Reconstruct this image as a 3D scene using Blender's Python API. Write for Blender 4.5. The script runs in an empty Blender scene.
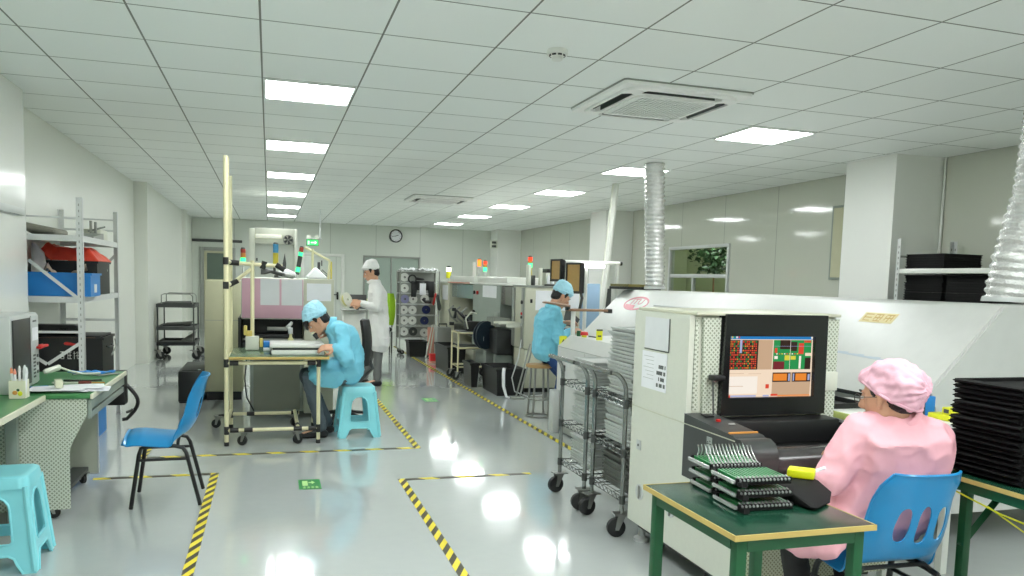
import bpy, bmesh, math, random
from mathutils import Vector, Matrix, Euler, noise
from mathutils.geometry import tessellate_polygon

random.seed(11)
SC = bpy.context.scene
COL = SC.collection
PI = math.pi
I4 = Matrix.Identity(4)


def T(x, y, z):
    return Matrix.Translation((x, y, z))


def RZ(a):
    return Matrix.Rotation(a, 4, 'Z')


def RX(a):
    return Matrix.Rotation(a, 4, 'X')


def RY(a):
    return Matrix.Rotation(a, 4, 'Y')


# ------------------------------------------------------------------ materials
def lin(v):
    v /= 255.0
    return v / 12.92 if v <= 0.04045 else ((v + 0.055) / 1.055) ** 2.4


def rgb(c):
    return (lin(c[0]), lin(c[1]), lin(c[2]), 1.0)


class NT:
    def __init__(self, name):
        self.m = bpy.data.materials.new(name)
        self.m.use_nodes = True
        self.t = self.m.node_tree
        self.b = self.t.nodes['Principled BSDF']

    def n(self, typ, **kw):
        nd = self.t.nodes.new(typ)
        for k, v in kw.items():
            setattr(nd, k, v)
        return nd

    def l(self, a, b):
        self.t.links.new(a, b)

    def math(self, op, a, b=None, c=None):
        nd = self.n('ShaderNodeMath', operation=op)
        for i, v in enumerate((a, b, c)):
            if v is None:
                continue
            if isinstance(v, (int, float)):
                nd.inputs[i].default_value = v
            else:
                self.l(v, nd.inputs[i])
        return nd.outputs[0]

    def mix(self, f, a, b):
        nd = self.n('ShaderNodeMix', data_type='RGBA')
        for s, v in ((nd.inputs[0], f), (nd.inputs[6], a), (nd.inputs[7], b)):
            if isinstance(v, tuple):
                s.default_value = v
            elif isinstance(v, (int, float)):
                s.default_value = v
            else:
                self.l(v, s)
        return nd.outputs[2]

    def xyz(self):
        tc = self.n('ShaderNodeTexCoord')
        sp = self.n('ShaderNodeSeparateXYZ')
        self.l(tc.outputs['Object'], sp.inputs[0])
        return sp.outputs[0], sp.outputs[1], sp.outputs[2], tc.outputs['Object']

    def noise(self, scale, detail=3.0, vec=None):
        nd = self.n('ShaderNodeTexNoise')
        nd.inputs['Scale'].default_value = scale
        nd.inputs['Detail'].default_value = detail
        if vec is None:
            vec = self.n('ShaderNodeTexCoord').outputs['Object']
        self.l(vec, nd.inputs['Vector'])
        return nd.outputs[0]

    def bump(self, h, strength=0.2, dist=0.01):
        nd = self.n('ShaderNodeBump')
        nd.inputs['Strength'].default_value = strength
        nd.inputs['Distance'].default_value = dist
        self.l(h, nd.inputs['Height'])
        self.l(nd.outputs[0], self.b.inputs['Normal'])


def mat(name, c, rough=0.5, metal=0.0, spec=0.5, var=0.06, nscale=9.0, bump=0.0, bscale=60.0, coat=0.0, emit=None, es=0.0, trans=0.0):
    """plain surface with a little procedural unevenness of tone"""
    k = NT(name)
    base = rgb(c)
    if var > 0:
        f = k.noise(nscale, 4.0)
        d = tuple(max(0.0, v * (1 - var)) for v in base[:3]) + (1.0,)
        h = tuple(min(1.0, v * (1 + var)) for v in base[:3]) + (1.0,)
        k.l(k.mix(f, d, h), k.b.inputs['Base Color'])
    else:
        k.b.inputs['Base Color'].default_value = base
    k.b.inputs['Roughness'].default_value = rough
    k.b.inputs['Metallic'].default_value = metal
    k.b.inputs['Specular IOR Level'].default_value = spec
    k.b.inputs['Coat Weight'].default_value = coat
    k.b.inputs['Transmission Weight'].default_value = trans
    if emit:
        k.b.inputs['Emission Color'].default_value = rgb(emit)
        k.b.inputs['Emission Strength'].default_value = es
    if bump > 0:
        k.bump(k.noise(bscale, 3.0), bump, 0.01)
    return k.m


def perforated(name, light, dark, p=0.022, w=0.27, rough=0.45):
    """sheet with a diamond lattice of dark holes, for upright panels facing x or y"""
    k = NT(name)
    x, y, z, _ = k.xyz()
    u = k.math('ADD', x, y)
    a = k.math('ABSOLUTE', k.math('SUBTRACT', k.math('FRACT', k.math('DIVIDE', k.math('ADD', u, z), p)), 0.5))
    b = k.math('ABSOLUTE', k.math('SUBTRACT', k.math('FRACT', k.math('DIVIDE', k.math('SUBTRACT', u, z), p)), 0.5))
    m = k.math('LESS_THAN', k.math('MAXIMUM', a, b), w)
    k.l(k.mix(m, rgb(light), rgb(dark)), k.b.inputs['Base Color'])
    k.b.inputs['Roughness'].default_value = rough
    return k.m


def hazard(name, axis):
    """yellow and black diagonal stripes for tape laid along one axis of the floor"""
    k = NT(name)
    x, y, z, _ = k.xyz()
    s = k.math('SUBTRACT', y, k.math('MULTIPLY', x, 2.2)) if axis == 'y' else k.math('ADD', x, k.math('MULTIPLY', y, 1.0))
    f = k.math('LESS_THAN', k.math('FRACT', k.math('DIVIDE', s, 0.16 if axis == 'y' else 0.27)), 0.5 if axis == 'y' else 0.58)
    wear = k.noise(6.0, 5.0)
    yel = k.mix(wear, rgb((226, 206, 30)), rgb((243, 226, 52)))
    blk = k.mix(wear, rgb((48, 44, 30)), rgb((70, 64, 46)))
    k.l(k.mix(f, yel, blk), k.b.inputs['Base Color'])
    k.b.inputs['Roughness'].default_value = 0.4
    return k.m


# ------------------------------------------------------------------ mesh builder
class MB:
    def __init__(self, M=None):
        self.bm = bmesh.new()
        self.M = M.copy() if M else I4.copy()
        self.mi = 0

    def v(self, p):
        return self.bm.verts.new(self.M @ Vector(p))

    def f(self, vs):
        try:
            fc = self.bm.faces.new(vs)
        except ValueError:
            return None
        fc.material_index = self.mi
        return fc

    def box(self, x0, x1, y0, y1, z0, z1, bev=0.0, seg=2):
        tmp = bmesh.new()
        vs = [tmp.verts.new((x, y, z)) for z in (z0, z1) for y in (y0, y1) for x in (x0, x1)]
        for q in ((0, 2, 3, 1), (4, 5, 7, 6), (0, 1, 5, 4), (2, 6, 7, 3), (0, 4, 6, 2), (1, 3, 7, 5)):
            tmp.faces.new([vs[i] for i in q])
        if bev > 0:
            bev = min(bev, 0.48 * min(x1 - x0, y1 - y0, z1 - z0))
            bmesh.ops.bevel(tmp, geom=list(tmp.edges), offset=bev, segments=seg, affect='EDGES', profile=0.5)
        self.join(tmp)
        return self

    def cbox(self, cx, cy, cz, sx, sy, sz, bev=0.0, seg=2):
        return self.box(cx - sx / 2, cx + sx / 2, cy - sy / 2, cy + sy / 2, cz - sz / 2, cz + sz / 2, bev, seg)

    def join(self, tmp, free=True):
        mp = {}
        for vv in tmp.verts:
            mp[vv] = self.bm.verts.new(self.M @ vv.co)
        for fc in tmp.faces:
            self.f([mp[q] for q in fc.verts])
        if free:
            tmp.free()

    def tube(self, pts, r, n=8, closed=False, caps=True):
        P = [Vector(p) for p in pts]
        N = len(P)
        rr = r if isinstance(r, (list, tuple)) else [r] * N
        tan = []
        for i in range(N):
            a = P[(i - 1) % N] if (closed or i > 0) else P[i]
            b = P[(i + 1) % N] if (closed or i < N - 1) else P[i]
            t = b - a
            tan.append(t.normalized() if t.length > 1e-9 else Vector((0, 0, 1)))
        t0 = tan[0]
        ref = Vector((0, 0, 1)) if abs(t0.z) < 0.9 else Vector((1, 0, 0))
        nrm = t0.cross(ref).normalized()
        rings = []
        for i in range(N):
            t = tan[i]
            nrm = (nrm - t * nrm.dot(t))
            nrm = nrm.normalized() if nrm.length > 1e-6 else t.orthogonal().normalized()
            bi = t.cross(nrm)
            rings.append([self.v(P[i] + (nrm * math.cos(2 * PI * k / n) + bi * math.sin(2 * PI * k / n)) * rr[i]) for k in range(n)])
        for i in range(N if closed else N - 1):
            A, B = rings[i], rings[(i + 1) % N]
            for k in range(n):
                self.f([A[k], A[(k + 1) % n], B[(k + 1) % n], B[k]])
        if caps and not closed:
            self.f(rings[0][::-1])
            self.f(rings[-1])
        return self

    def cyl(self, p0, p1, r0, r1=None, n=20):
        return self.tube([p0, p1], [r0, r0 if r1 is None else r1], n)

    def lathe(self, prof, c=(0, 0, 0), n=24, R=None, closed=False):
        """profile of (radius, height) turned about the local z axis"""
        R = R or I4
        C = Vector(c)
        rings = []
        for r, z in prof:
            if r < 1e-6:
                rings.append([self.v(C + (R @ Vector((0, 0, z))))])
            else:
                rings.append([self.v(C + (R @ Vector((r * math.cos(2 * PI * k / n), r * math.sin(2 * PI * k / n), z)))) for k in range(n)])
        prs = list(zip(rings, rings[1:]))
        if closed:
            prs.append((rings[-1], rings[0]))
        for A, B in prs:
            for k in range(n):
                a0, a1 = (A[0], A[0]) if len(A) == 1 else (A[k], A[(k + 1) % n])
                b0, b1 = (B[0], B[0]) if len(B) == 1 else (B[k], B[(k + 1) % n])
                q = []
                for w in (a0, a1, b1, b0):
                    if w not in q:
                        q.append(w)
                if len(q) >= 3:
                    self.f(q)
        if not closed:
            if len(rings[0]) > 1:
                self.f(rings[0][::-1])
            if len(rings[-1]) > 1:
                self.f(rings[-1])
        return self

    def plate(self, outer, holes, M, th):
        """2-D outline with holes, in the local xy plane of M, thickened along local z"""
        loops = [outer] + list(holes)
        flat = [p for L in loops for p in L]
        tris = tessellate_polygon([[Vector((p[0], p[1], 0)) for p in L] for L in loops])
        A = [self.v(M @ Vector((p[0], p[1], 0))) for p in flat]
        B = [self.v(M @ Vector((p[0], p[1], th))) for p in flat]
        for t in tris:
            self.f([A[i] for i in t])
            self.f([B[i] for i in reversed(t)])
        o = 0
        for L in loops:
            m = len(L)
            for i in range(m):
                a, b = o + i, o + (i + 1) % m
                self.f([A[a], A[b], B[b], B[a]])
            o += m
        return self

    def prism(self, poly, axis, lo, hi):
        """outline extruded along an axis: 'x' -> (y,z), 'y' -> (x,z), 'z' -> (x,y)"""
        def co(p, t):
            return {'x': (t, p[0], p[1]), 'y': (p[0], t, p[1]), 'z': (p[0], p[1], t)}[axis]
        A = [self.v(co(p, lo)) for p in poly]
        B = [self.v(co(p, hi)) for p in poly]
        m = len(poly)
        for i in range(m):
            self.f([A[i], A[(i + 1) % m], B[(i + 1) % m], B[i]])
        tris = tessellate_polygon([[Vector((p[0], p[1], 0)) for p in poly]])
        for t in tris:
            self.f([A[i] for i in t])
            self.f([B[i] for i in reversed(t)])
        return self

    def ell(self, c, r, n=14, R=None):
        R = R or I4
        rings = []
        C = Vector(c)
        for i in range(n // 2 + 1):
            th = PI * i / (n // 2)
            if i in (0, n // 2):
                rings.append([self.v(C + R @ Vector((0, 0, r[2] * math.cos(th))))])
            else:
                rings.append([self.v(C + R @ Vector((r[0] * math.sin(th) * math.cos(2 * PI * k / n), r[1] * math.sin(th) * math.sin(2 * PI * k / n), r[2] * math.cos(th)))) for k in range(n)])
        for A, B in zip(rings, rings[1:]):
            for k in range(n):
                q = []
                for w in (A[k % len(A)], A[(k + 1) % len(A)], B[(k + 1) % len(B)], B[k % len(B)]):
                    if w not in q:
                        q.append(w)
                if len(q) >= 3:
                    self.f(q)
        return self

    def hull(self, els):
        """convex hull over ellipsoids given as (centre, radius or radii)"""
        tmp = bmesh.new()
        for e in els:
            c, r = Vector(e[0]), e[1]
            r = (r, r, r) if isinstance(r, (int, float)) else r
            n = 10
            for i in range(n // 2 + 1):
                th = PI * i / (n // 2)
                for k in range(1 if i in (0, n // 2) else n):
                    ph = 2 * PI * k / n
                    tmp.verts.new((c.x + r[0] * math.sin(th) * math.cos(ph), c.y + r[1] * math.sin(th) * math.sin(ph), c.z + r[2] * math.cos(th)))
        bmesh.ops.convex_hull(tmp, input=list(tmp.verts))
        loose = [q for q in tmp.verts if not q.link_faces]
        bmesh.ops.delete(tmp, geom=loose, context='VERTS')
        self.join(tmp)
        return self

    def grid(self, fn, nu, nv, th=0.0, skip=None):
        """surface fn(u,v) with u,v in 0..1; th gives it thickness along the normal"""
        tmp = bmesh.new()
        V = [[tmp.verts.new(fn(i / nu, j / nv)) for j in range(nv + 1)] for i in range(nu + 1)]
        for i in range(nu):
            for j in range(nv):
                if skip and skip((i + .5) / nu, (j + .5) / nv):
                    continue
                tmp.faces.new([V[i][j], V[i + 1][j], V[i + 1][j + 1], V[i][j + 1]])
        loose = [q for q in tmp.verts if not q.link_faces]
        if loose:
            bmesh.ops.delete(tmp, geom=loose, context='VERTS')
        if skip:                                   # round off the stepped hole outlines
            edge = set(V[0]) | set(V[-1]) | {r_[0] for r_ in V} | {r_[-1] for r_ in V}
            rim = {q: [e.other_vert(q) for e in q.link_edges if e.is_boundary] for q in tmp.verts if q.is_boundary and q not in edge}
            for _ in range(14):
                new = {q: (q.co * .5 + (nb[0].co + nb[1].co) * .25) for q, nb in rim.items() if len(nb) == 2}
                for q, c in new.items():
                    q.co = c
        if th:
            tmp.normal_update()
            bmesh.ops.solidify(tmp, geom=list(tmp.faces), thickness=th)
        self.join(tmp)
        return self

    def build(self, name, m, parent=None, smooth=True, ang=0.6):
        me = bpy.data.meshes.new(name)
        bm = self.bm
        bmesh.ops.recalc_face_normals(bm, faces=list(bm.faces))
        if parent is not None:
            W = WORLD(parent)
            bm.transform(W.inverted())
        if smooth:
            bm.normal_update()
            for fc in bm.faces:
                fc.smooth = True
            for e in bm.edges:
                e.smooth = len(e.link_faces) == 2 and e.calc_face_angle(9.0) < ang
        bm.to_mesh(me)
        bm.free()
        for q in (m if isinstance(m, (list, tuple)) else [m]):
            me.materials.append(q)
        o = bpy.data.objects.new(name, me)
        COL.objects.link(o)
        if parent is not None:
            o.parent = parent
        return o


def WORLD(o):
    M = I4.copy()
    while o is not None:
        M = Matrix.LocRotScale(o.location, o.rotation_euler, o.scale) @ M
        o = o.parent
    return M


def tag(o, label, cat, group=None, kind=None):
    o['label'] = label
    o['category'] = cat
    if group:
        o['group'] = group
    if kind:
        o['kind'] = kind
    return o


def thing(name, label, cat, loc=(0, 0, 0), rz=0.0, group=None):
    o = bpy.data.objects.new(name, None)
    COL.objects.link(o)
    o.empty_display_size = 0.05
    o.location = loc
    o.rotation_euler = (0, 0, rz)
    return tag(o, label, cat, group)


def struct(o):
    o['kind'] = 'structure'
    return o


def copy_tree(o, parent=None):
    c = o.copy()
    COL.objects.link(c)
    c.parent = parent
    for ch in [q for q in bpy.data.objects if q.parent == o and q.name in COL.objects]:
        copy_tree(ch, c)
    return c


def text_mesh(mb, s, size, M, ext=0.0008):
    """lettering turned into mesh and added to a builder; M maps the text plane into place"""
    cu = bpy.data.curves.new('lettering', 'FONT')
    cu.body = s
    cu.size = size
    cu.extrude = ext
    cu.align_x = 'CENTER'
    cu.align_y = 'CENTER'
    cu.resolution_u = 3
    o = bpy.data.objects.new('lettering', cu)
    COL.objects.link(o)
    bpy.context.view_layer.update()
    dg = bpy.context.evaluated_depsgraph_get()
    me = bpy.data.meshes.new_from_object(o.evaluated_get(dg))
    tmp = bmesh.new()
    tmp.from_mesh(me)
    tmp.transform(M)
    mb.join(tmp)
    bpy.data.objects.remove(o)
    bpy.data.curves.remove(cu)
    bpy.data.meshes.remove(me)


def fuse(mb, voxel=0.008, smooth=6, wrinkle=0.0, wscale=9.0, fac=0.5):
    """melt the builder's overlapping pieces into one continuous skin; returns a new builder"""
    me = bpy.data.meshes.new('skin')
    bmesh.ops.triangulate(mb.bm, faces=list(mb.bm.faces))
    bmesh.ops.recalc_face_normals(mb.bm, faces=list(mb.bm.faces))
    mb.bm.to_mesh(me)
    o = bpy.data.objects.new('skin', me)
    COL.objects.link(o)
    a = o.modifiers.new('r', 'REMESH')
    a.mode = 'VOXEL'
    a.voxel_size = voxel
    s = o.modifiers.new('s', 'SMOOTH')
    s.factor = fac
    s.iterations = smooth
    bpy.context.view_layer.update()
    dg = bpy.context.evaluated_depsgraph_get()
    me2 = bpy.data.meshes.new_from_object(o.evaluated_get(dg))
    out = MB()
    out.bm.from_mesh(me2)
    bpy.data.objects.remove(o)
    bpy.data.meshes.remove(me)
    bpy.data.meshes.remove(me2)
    if wrinkle > 0:
        out.bm.normal_update()
        d = []
        for q in out.bm.verts:
            p = q.co * wscale
            t = noise.noise(Vector((p.x, p.y, p.z * 0.6))) + 0.5 * noise.noise(p * 2.3 + Vector((3, 1, 7)))
            w1 = Vector((p.x + .5 * p.z, p.y + .5 * p.z, p.z * 1.2)) * .7 + Vector((11, 5, 2))
            w2 = Vector((p.x - .6 * p.z, p.y - .6 * p.z, p.z * .9)) * 1.1 + Vector((3, 8, 6))
            rid = max(0, 1 - abs(noise.noise(w1)) * 3.2) ** 2 + .7 * max(0, 1 - abs(noise.noise(w2)) * 3.2) ** 2
            d.append(q.normal * (wrinkle * (0.5 * t + 0.9 * rid - .3)))
        for q, w in zip(out.bm.verts, d):
            q.co += w
    return out


def caster(parent, x, y, z, r=0.035, ang=0.0, name='caster', mts=None):
    """swivel caster hung under z; wheel touches the floor when z = 2.2 r"""
    m = MB(T(x, y, 0) @ RZ(ang))
    m.mi = 0
    m.box(-r * .9, r * .9, -r * .7, r * .7, z - .006, z)
    for s in (-1, 1):
        m.prism([(-r * .4, z - .004), (r * .5, z - .004), (r * .75, r * .8), (r * .35, r * .8)], 'y', s * r * .48 - .0015, s * r * .48 + .0015)
    o = m.build(name, M_steel, parent)
    m = MB(T(x, y, 0) @ RZ(ang))
    m.lathe([(0, -.4 * r), (.75 * r, -.4 * r), (r, -.28 * r), (r, .28 * r), (.75 * r, .4 * r), (0, .4 * r)], (r * .55, 0, r + .0015), 18, RX(PI / 2))
    m.mi = 1
    m.cyl((r * .55, -.5 * r, r), (r * .55, .5 * r, r), r * .18, n=8)
    m.build('wheel', mts or [M_rubber, M_steel], o)
    return o


def each(name, mt, parent, *fns):
    """one part object per drawing function"""
    out = []
    for fn in fns:
        m = MB()
        fn(m)
        out.append(m.build(name, mt, parent))
    return out


def boxes(name, mt, parent, bev, *bb):
    return [MB().box(*b, bev).build(name, mt, parent) for b in bb]
LAMP = 27.0
EXPOSURE = 0.0
M_rubber = mat('black_rubber', (26, 27, 27), 0.55)
M_steel = mat('zinc_steel', (150, 150, 146), 0.35, 0.85)
M_chrome = mat('chrome_wire', (150, 152, 150), 0.22, 0.95)
M_white = mat('white_paint', (226, 227, 221), 0.32)
M_offwhite = mat('off_white_paint', (216, 218, 204), 0.4)
M_oven = mat('oven_white_enamel', (205, 206, 202), 0.42)
M_beige = mat('beige_enamel', (196, 196, 176), 0.45)
M_olive = mat('olive_beige_steel', (188, 187, 156), 0.5)
M_grey = mat('grey_steel', (150, 153, 146), 0.45)
M_greengrey = mat('green_grey_enamel', (142, 152, 143), 0.45)
M_darkgrey = mat('dark_grey', (70, 73, 71), 0.5)
M_black = mat('black_plastic', (24, 25, 25), 0.45)
M_blackgloss = mat('black_gloss', (30, 31, 31), 0.18, var=0.15, nscale=14)
M_conductive = mat('black_conductive_sheet', (17, 17, 17), 0.72, spec=.25)
M_charcoal = mat('charcoal_console', (62, 64, 63), 0.34, bump=0.05, bscale=200)
M_console = mat('console_roll', (66, 64, 64), 0.22, var=0.35, nscale=18)
M_green = mat('green_esd_mat', (62, 128, 72), 0.3, var=0.1, nscale=3)
M_greendk = mat('dark_green_esd_mat', (21, 60, 44), 0.22, var=0.14, nscale=3)
M_greenpaint = mat('green_painted_steel', (26, 86, 50), 0.4)
M_edge = mat('bare_wood_edge', (196, 170, 98), 0.6)
M_creamedge = mat('cream_edge', (214, 212, 190), 0.5)
M_pipe = mat('ivory_coated_pipe', (226, 220, 180), 0.35)
M_joint = mat('black_pipe_joint', (36, 36, 34), 0.5)
M_cyan = mat('turquoise_plastic', (142, 224, 234), 0.33, coat=0.2)
M_blue = mat('azure_plastic', (22, 132, 190), 0.28, coat=0.2)
M_bin = mat('blue_bin_plastic', (34, 128, 204), 0.4)
M_navy = mat('navy_bin_plastic', (36, 60, 120), 0.45)
M_red = mat('red_film', (246, 84, 62), 0.28, var=0.25, nscale=14, bump=0.3, bscale=25)
M_redpl = mat('red_plastic', (206, 44, 40), 0.4)
M_yellow = mat('yellow_plastic', (222, 222, 40), 0.45)
M_orange = mat('orange_card', (214, 150, 70), 0.6)
M_pink = mat('pink_film_panel', (206, 164, 178), 0.4)
M_paper = mat('paper', (232, 233, 236), 0.6)
M_greypaper = mat('pale_grey_paper', (214, 216, 217), 0.6)
M_tray = mat('grey_tray', (186, 190, 186), 0.5)
M_trayd = mat('dark_grey_tray', (96, 98, 92), 0.55)
M_galv = mat('galvanised', (196, 199, 197), 0.4, 0.2)
M_alu = mat('crinkled_foil', (226, 226, 224), 0.25, 0.7, var=0.2, nscale=60, bump=0.7, bscale=70)
M_wood = mat('plywood', (178, 140, 92), 0.55)
M_brown = mat('brown_board', (146, 112, 84), 0.5)
M_gold = mat('gilded_frame', (134, 124, 62), 0.45)
M_lime = mat('lime_fabric', (160, 206, 40), 0.6)
M_salmon = mat('salmon_board', (214, 150, 132), 0.6)
M_bluewhite = mat('pale_blue_panel', (152, 180, 206), 0.4)
M_amber = mat('amber_screen', (158, 136, 78), 0.3)
M_perf = perforated('perforated_sheet', (210, 214, 200), (146, 154, 134), 0.024, 0.29)
M_perfd = perforated('perforated_sheet_fine', (212, 213, 190), (150, 152, 120), 0.02, 0.28)
M_taped = hazard('hazard_tape_lengthwise', 'y')
M_tapex = hazard('hazard_tape_crosswise', 'x')
M_skin = mat('skin', (208, 158, 128), 0.5, var=0.08, nscale=20)
M_skind = mat('lips', (176, 108, 96), 0.5)
M_hair = mat('black_hair', (24, 22, 22), 0.5, bump=0.4, bscale=160)
M_eye = mat('dark_eye', (30, 24, 22), 0.2)
M_cloth_blue = mat('blue_antistatic_cloth', (122, 202, 226), 0.6, var=0.1, nscale=7, bump=0.25, bscale=14)
M_cloth_capb = mat('pale_blue_cap_cloth', (168, 220, 238), 0.6, var=0.12, nscale=10, bump=0.3, bscale=22)
M_cloth_white = mat('white_lab_cloth', (226, 226, 224), 0.65, var=0.06, bump=0.25, bscale=14)
M_cloth_pink = mat('pink_antistatic_cloth', (236, 174, 184), 0.6, var=0.08, nscale=7, bump=0.25, bscale=12)
M_cloth_capp = mat('pink_cap_cloth', (230, 178, 194), 0.6, var=0.08, nscale=9, bump=0.35, bscale=26)
M_trouser = mat('slate_trousers', (84, 96, 104), 0.75, bump=0.3, bscale=20)
M_trouserg = mat('grey_trousers', (104, 106, 104), 0.75, bump=0.3, bscale=20)
M_trouserk = mat('black_trousers', (28, 28, 30), 0.75, bump=0.3, bscale=20)
M_jean = mat('blue_jeans', (40, 74, 130), 0.75)
M_shoe = mat('black_shoes', (30, 30, 32), 0.45)
M_pcb = mat('green_circuit_board', (36, 122, 66), 0.35, var=0.3, nscale=60)
M_silver = mat('silver_pin', (214, 216, 214), 0.25, 0.6)
M_glassw = mat('greenish_glass', (176, 194, 180), 0.08, var=0.03)


def lamp(name, c, s):
    return mat(name, c, 0.4, var=0.0, emit=c, es=s)


M_led_r = lamp('red_lamp', (255, 60, 30), 1.6)
M_led_o = lamp('amber_lamp', (255, 130, 40), 1.8)
M_led_g = lamp('green_lamp', (60, 255, 150), 1.6)
M_led_w = lamp('white_lamp', (255, 250, 220), 3.0)
M_off_r = mat('unlit_red_lens', (170, 60, 46), 0.3)
M_off_o = mat('unlit_amber_lens', (196, 130, 60), 0.3)
M_off_b = mat('unlit_blue_lens', (70, 150, 196), 0.3)
M_off_y = mat('unlit_yellow_lens', (206, 190, 60), 0.3)
M_rack = mat('rack_white_grey', (216, 218, 216), 0.4)
# ------------------------------------------------------------------ the room
M_diff = lamp('lit_diffuser', (251, 255, 255), LAMP)
M_lframe = mat('lamp_frame_white', (228, 230, 226), 0.4)
CZ = 2.857          # ceiling height
GX, GY, PX, PY = -0.047, 4.622, 0.666, 0.656   # ceiling grid


def wall_mat(name, c, axis, period, off, rough):
    k = NT(name)
    x, y, z, ob = k.xyz()
    s = {'x': x, 'y': y}[axis]
    a = k.math('ABSOLUTE', k.math('SUBTRACT', k.math('FRACT', k.math('DIVIDE', k.math('SUBTRACT', s, off), period)), 0.5))
    seam = k.math('GREATER_THAN', a, 0.5 - 0.006 / period)
    f = k.noise(0.7, 3.0)
    base = rgb(c)
    lo = tuple(v * 0.95 for v in base[:3]) + (1,)
    k.l(k.mix(seam, k.mix(f, lo, base), tuple(v * 0.6 for v in base[:3]) + (1,)), k.b.inputs['Base Color'])
    k.b.inputs['Roughness'].default_value = rough
    k.bump(k.noise(1.6, 2.0), 0.05, 0.05)
    return k.m


k = NT('epoxy_floor')
f1 = k.noise(0.9, 5.0)
f2 = k.noise(14.0, 4.0)
c1 = k.mix(f1, rgb((176, 182, 180)), rgb((190, 195, 193)))
k.l(k.mix(k.math('MULTIPLY', f2, 0.25), c1, rgb((200, 204, 202))), k.b.inputs['Base Color'])
k.l(k.math('ADD', k.math('MULTIPLY', f1, 0.05), 0.075), k.b.inputs['Roughness'])
k.b.inputs['Specular IOR Level'].default_value = 0.75
k.b.inputs['Coat Weight'].default_value = 0.5
k.b.inputs['Coat Roughness'].default_value = 0.05
k.bump(k.noise(2.2, 2.0), 0.06, 0.03)
M_floor = k.m

k = NT('ceiling_tiles')
x, y, z, ob = k.xyz()
u = k.math('DIVIDE', k.math('SUBTRACT', x, GX), PX)
v = k.math('DIVIDE', k.math('SUBTRACT', y, GY), PY)
du = k.math('ABSOLUTE', k.math('SUBTRACT', k.math('FRACT', k.math('ADD', u, 0.5)), 0.5))
dv = k.math('ABSOLUTE', k.math('SUBTRACT', k.math('FRACT', k.math('ADD', v, 0.5)), 0.5))
line = k.math('LESS_THAN', k.math('MINIMUM', k.math('MULTIPLY', du, 1.0), dv), 0.0088)
cell = k.n('ShaderNodeCombineXYZ')
k.l(k.math('FLOOR', u), cell.inputs[0])
k.l(k.math('FLOOR', v), cell.inputs[1])
wn = k.n('ShaderNodeTexWhiteNoise', noise_dimensions='2D')
k.l(cell.outputs[0], wn.inputs['Vector'])
tile = k.mix(wn.outputs[0], rgb((240, 243, 241)), rgb((245, 248, 246)))
k.l(k.mix(line, tile, rgb((118, 121, 114))), k.b.inputs['Base Color'])
k.b.inputs['Roughness'].default_value = 0.6
k.bump(k.noise(140.0, 2.0), 0.08, 0.004)
M_ceil = k.m

M_wl = wall_mat('left_wall_paint', (230, 232, 224), 'y', 40.0, 33.0, 0.3)
M_wr = wall_mat('right_wall_panels', (196, 199, 186), 'y', 1.295, 9.25, 0.07)
M_wb = wall_mat('back_wall_panels', (208, 213, 204), 'x', 1.2, 0.35, 0.3)
M_col2 = mat('column_paint_matt', (232, 233, 228), 0.45, var=0.03, nscale=1.0)
M_col = mat('column_paint', (236, 237, 232), 0.14, var=0.03, nscale=1.0)

XL, XR, YB, YF = -2.02, 6.62, 21.4, -3.2
m = MB(); m.box(XL - .1, XR + .1, YF - .1, YB + .1, -0.12, 0.0)
struct(m.build('floor', M_floor))
m = MB(); m.box(XL - .1, XR + .1, YF - .1, YB + .1, CZ, CZ + .1)
struct(m.build('ceiling', M_ceil))
m = MB(); m.box(XL - .12, XL, YF, 13.55, 0.0, CZ)
m.box(XL - .12, -1.865, 14.16, YB, 0.0, CZ)
struct(m.build('wall_left', M_wl))
m = MB(); m.box(XL - .1, -1.84, 2.6, 7.13, 0.0, CZ)
struct(m.build('trim_1', M_col))
m = MB(); m.box(XL - .1, -1.825, 13.55, 14.16, 0.0, CZ)
struct(m.build('trim_2', M_wl))
m = MB(); m.box(-1.88, -1.78, 19.0, 19.4, 0.0, CZ)
struct(m.build('trim_5', M_wl))

# back wall with an opening for its window and a door
BW = (2.41, 3.96, 0.86, 2.05)      # window x0 x1 z0 z1
m = MB()
m.box(XL, BW[0], YB, YB + .12, 0, CZ)
m.box(BW[1], XR, YB, YB + .12, 0, CZ)
m.box(BW[0], BW[1], YB, YB + .12, 0, BW[2])
m.box(BW[0], BW[1], YB, YB + .12, BW[3], CZ)
struct(m.build('wall_back', M_wb))
m = MB(); m.box(XL, XR, YF - .1, YF, 0, CZ)
struct(m.build('wall_front', M_wb))
# right wall with the corridor window
RW = (10.36, 12.22, 0.95, 2.13)    # y0 y1 z0 z1
m = MB()
m.box(XR, XR + .1, YF, RW[0], 0, CZ)
m.box(XR, XR + .1, RW[1], YB, 0, CZ)
m.box(XR, XR + .1, RW[0], RW[1], 0, RW[2])
m.box(XR, XR + .1, RW[0], RW[1], RW[3], CZ)
struct(m.build('wall_right', M_wr))
# white boxed columns standing against the right wall
m = MB(); m.box(6.01, XR, 6.5, 7.22, 0, CZ)
struct(m.build('trim_3', M_col2))
m = MB(); m.box(6.07, XR, 13.72, 14.5, 0, CZ)
struct(m.build('trim_4', M_col2))
m = MB(); m.box(5.95, XR, 20.7, YB, 0, CZ)
struct(m.build('trim_6', M_col2))
# pale pipe run in the corner behind the near column
m = MB(); m.cyl((6.60, 6.47, 1.2), (6.60, 6.47, CZ), 0.012, n=10)
struct(m.build('trim_7', M_white))


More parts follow.
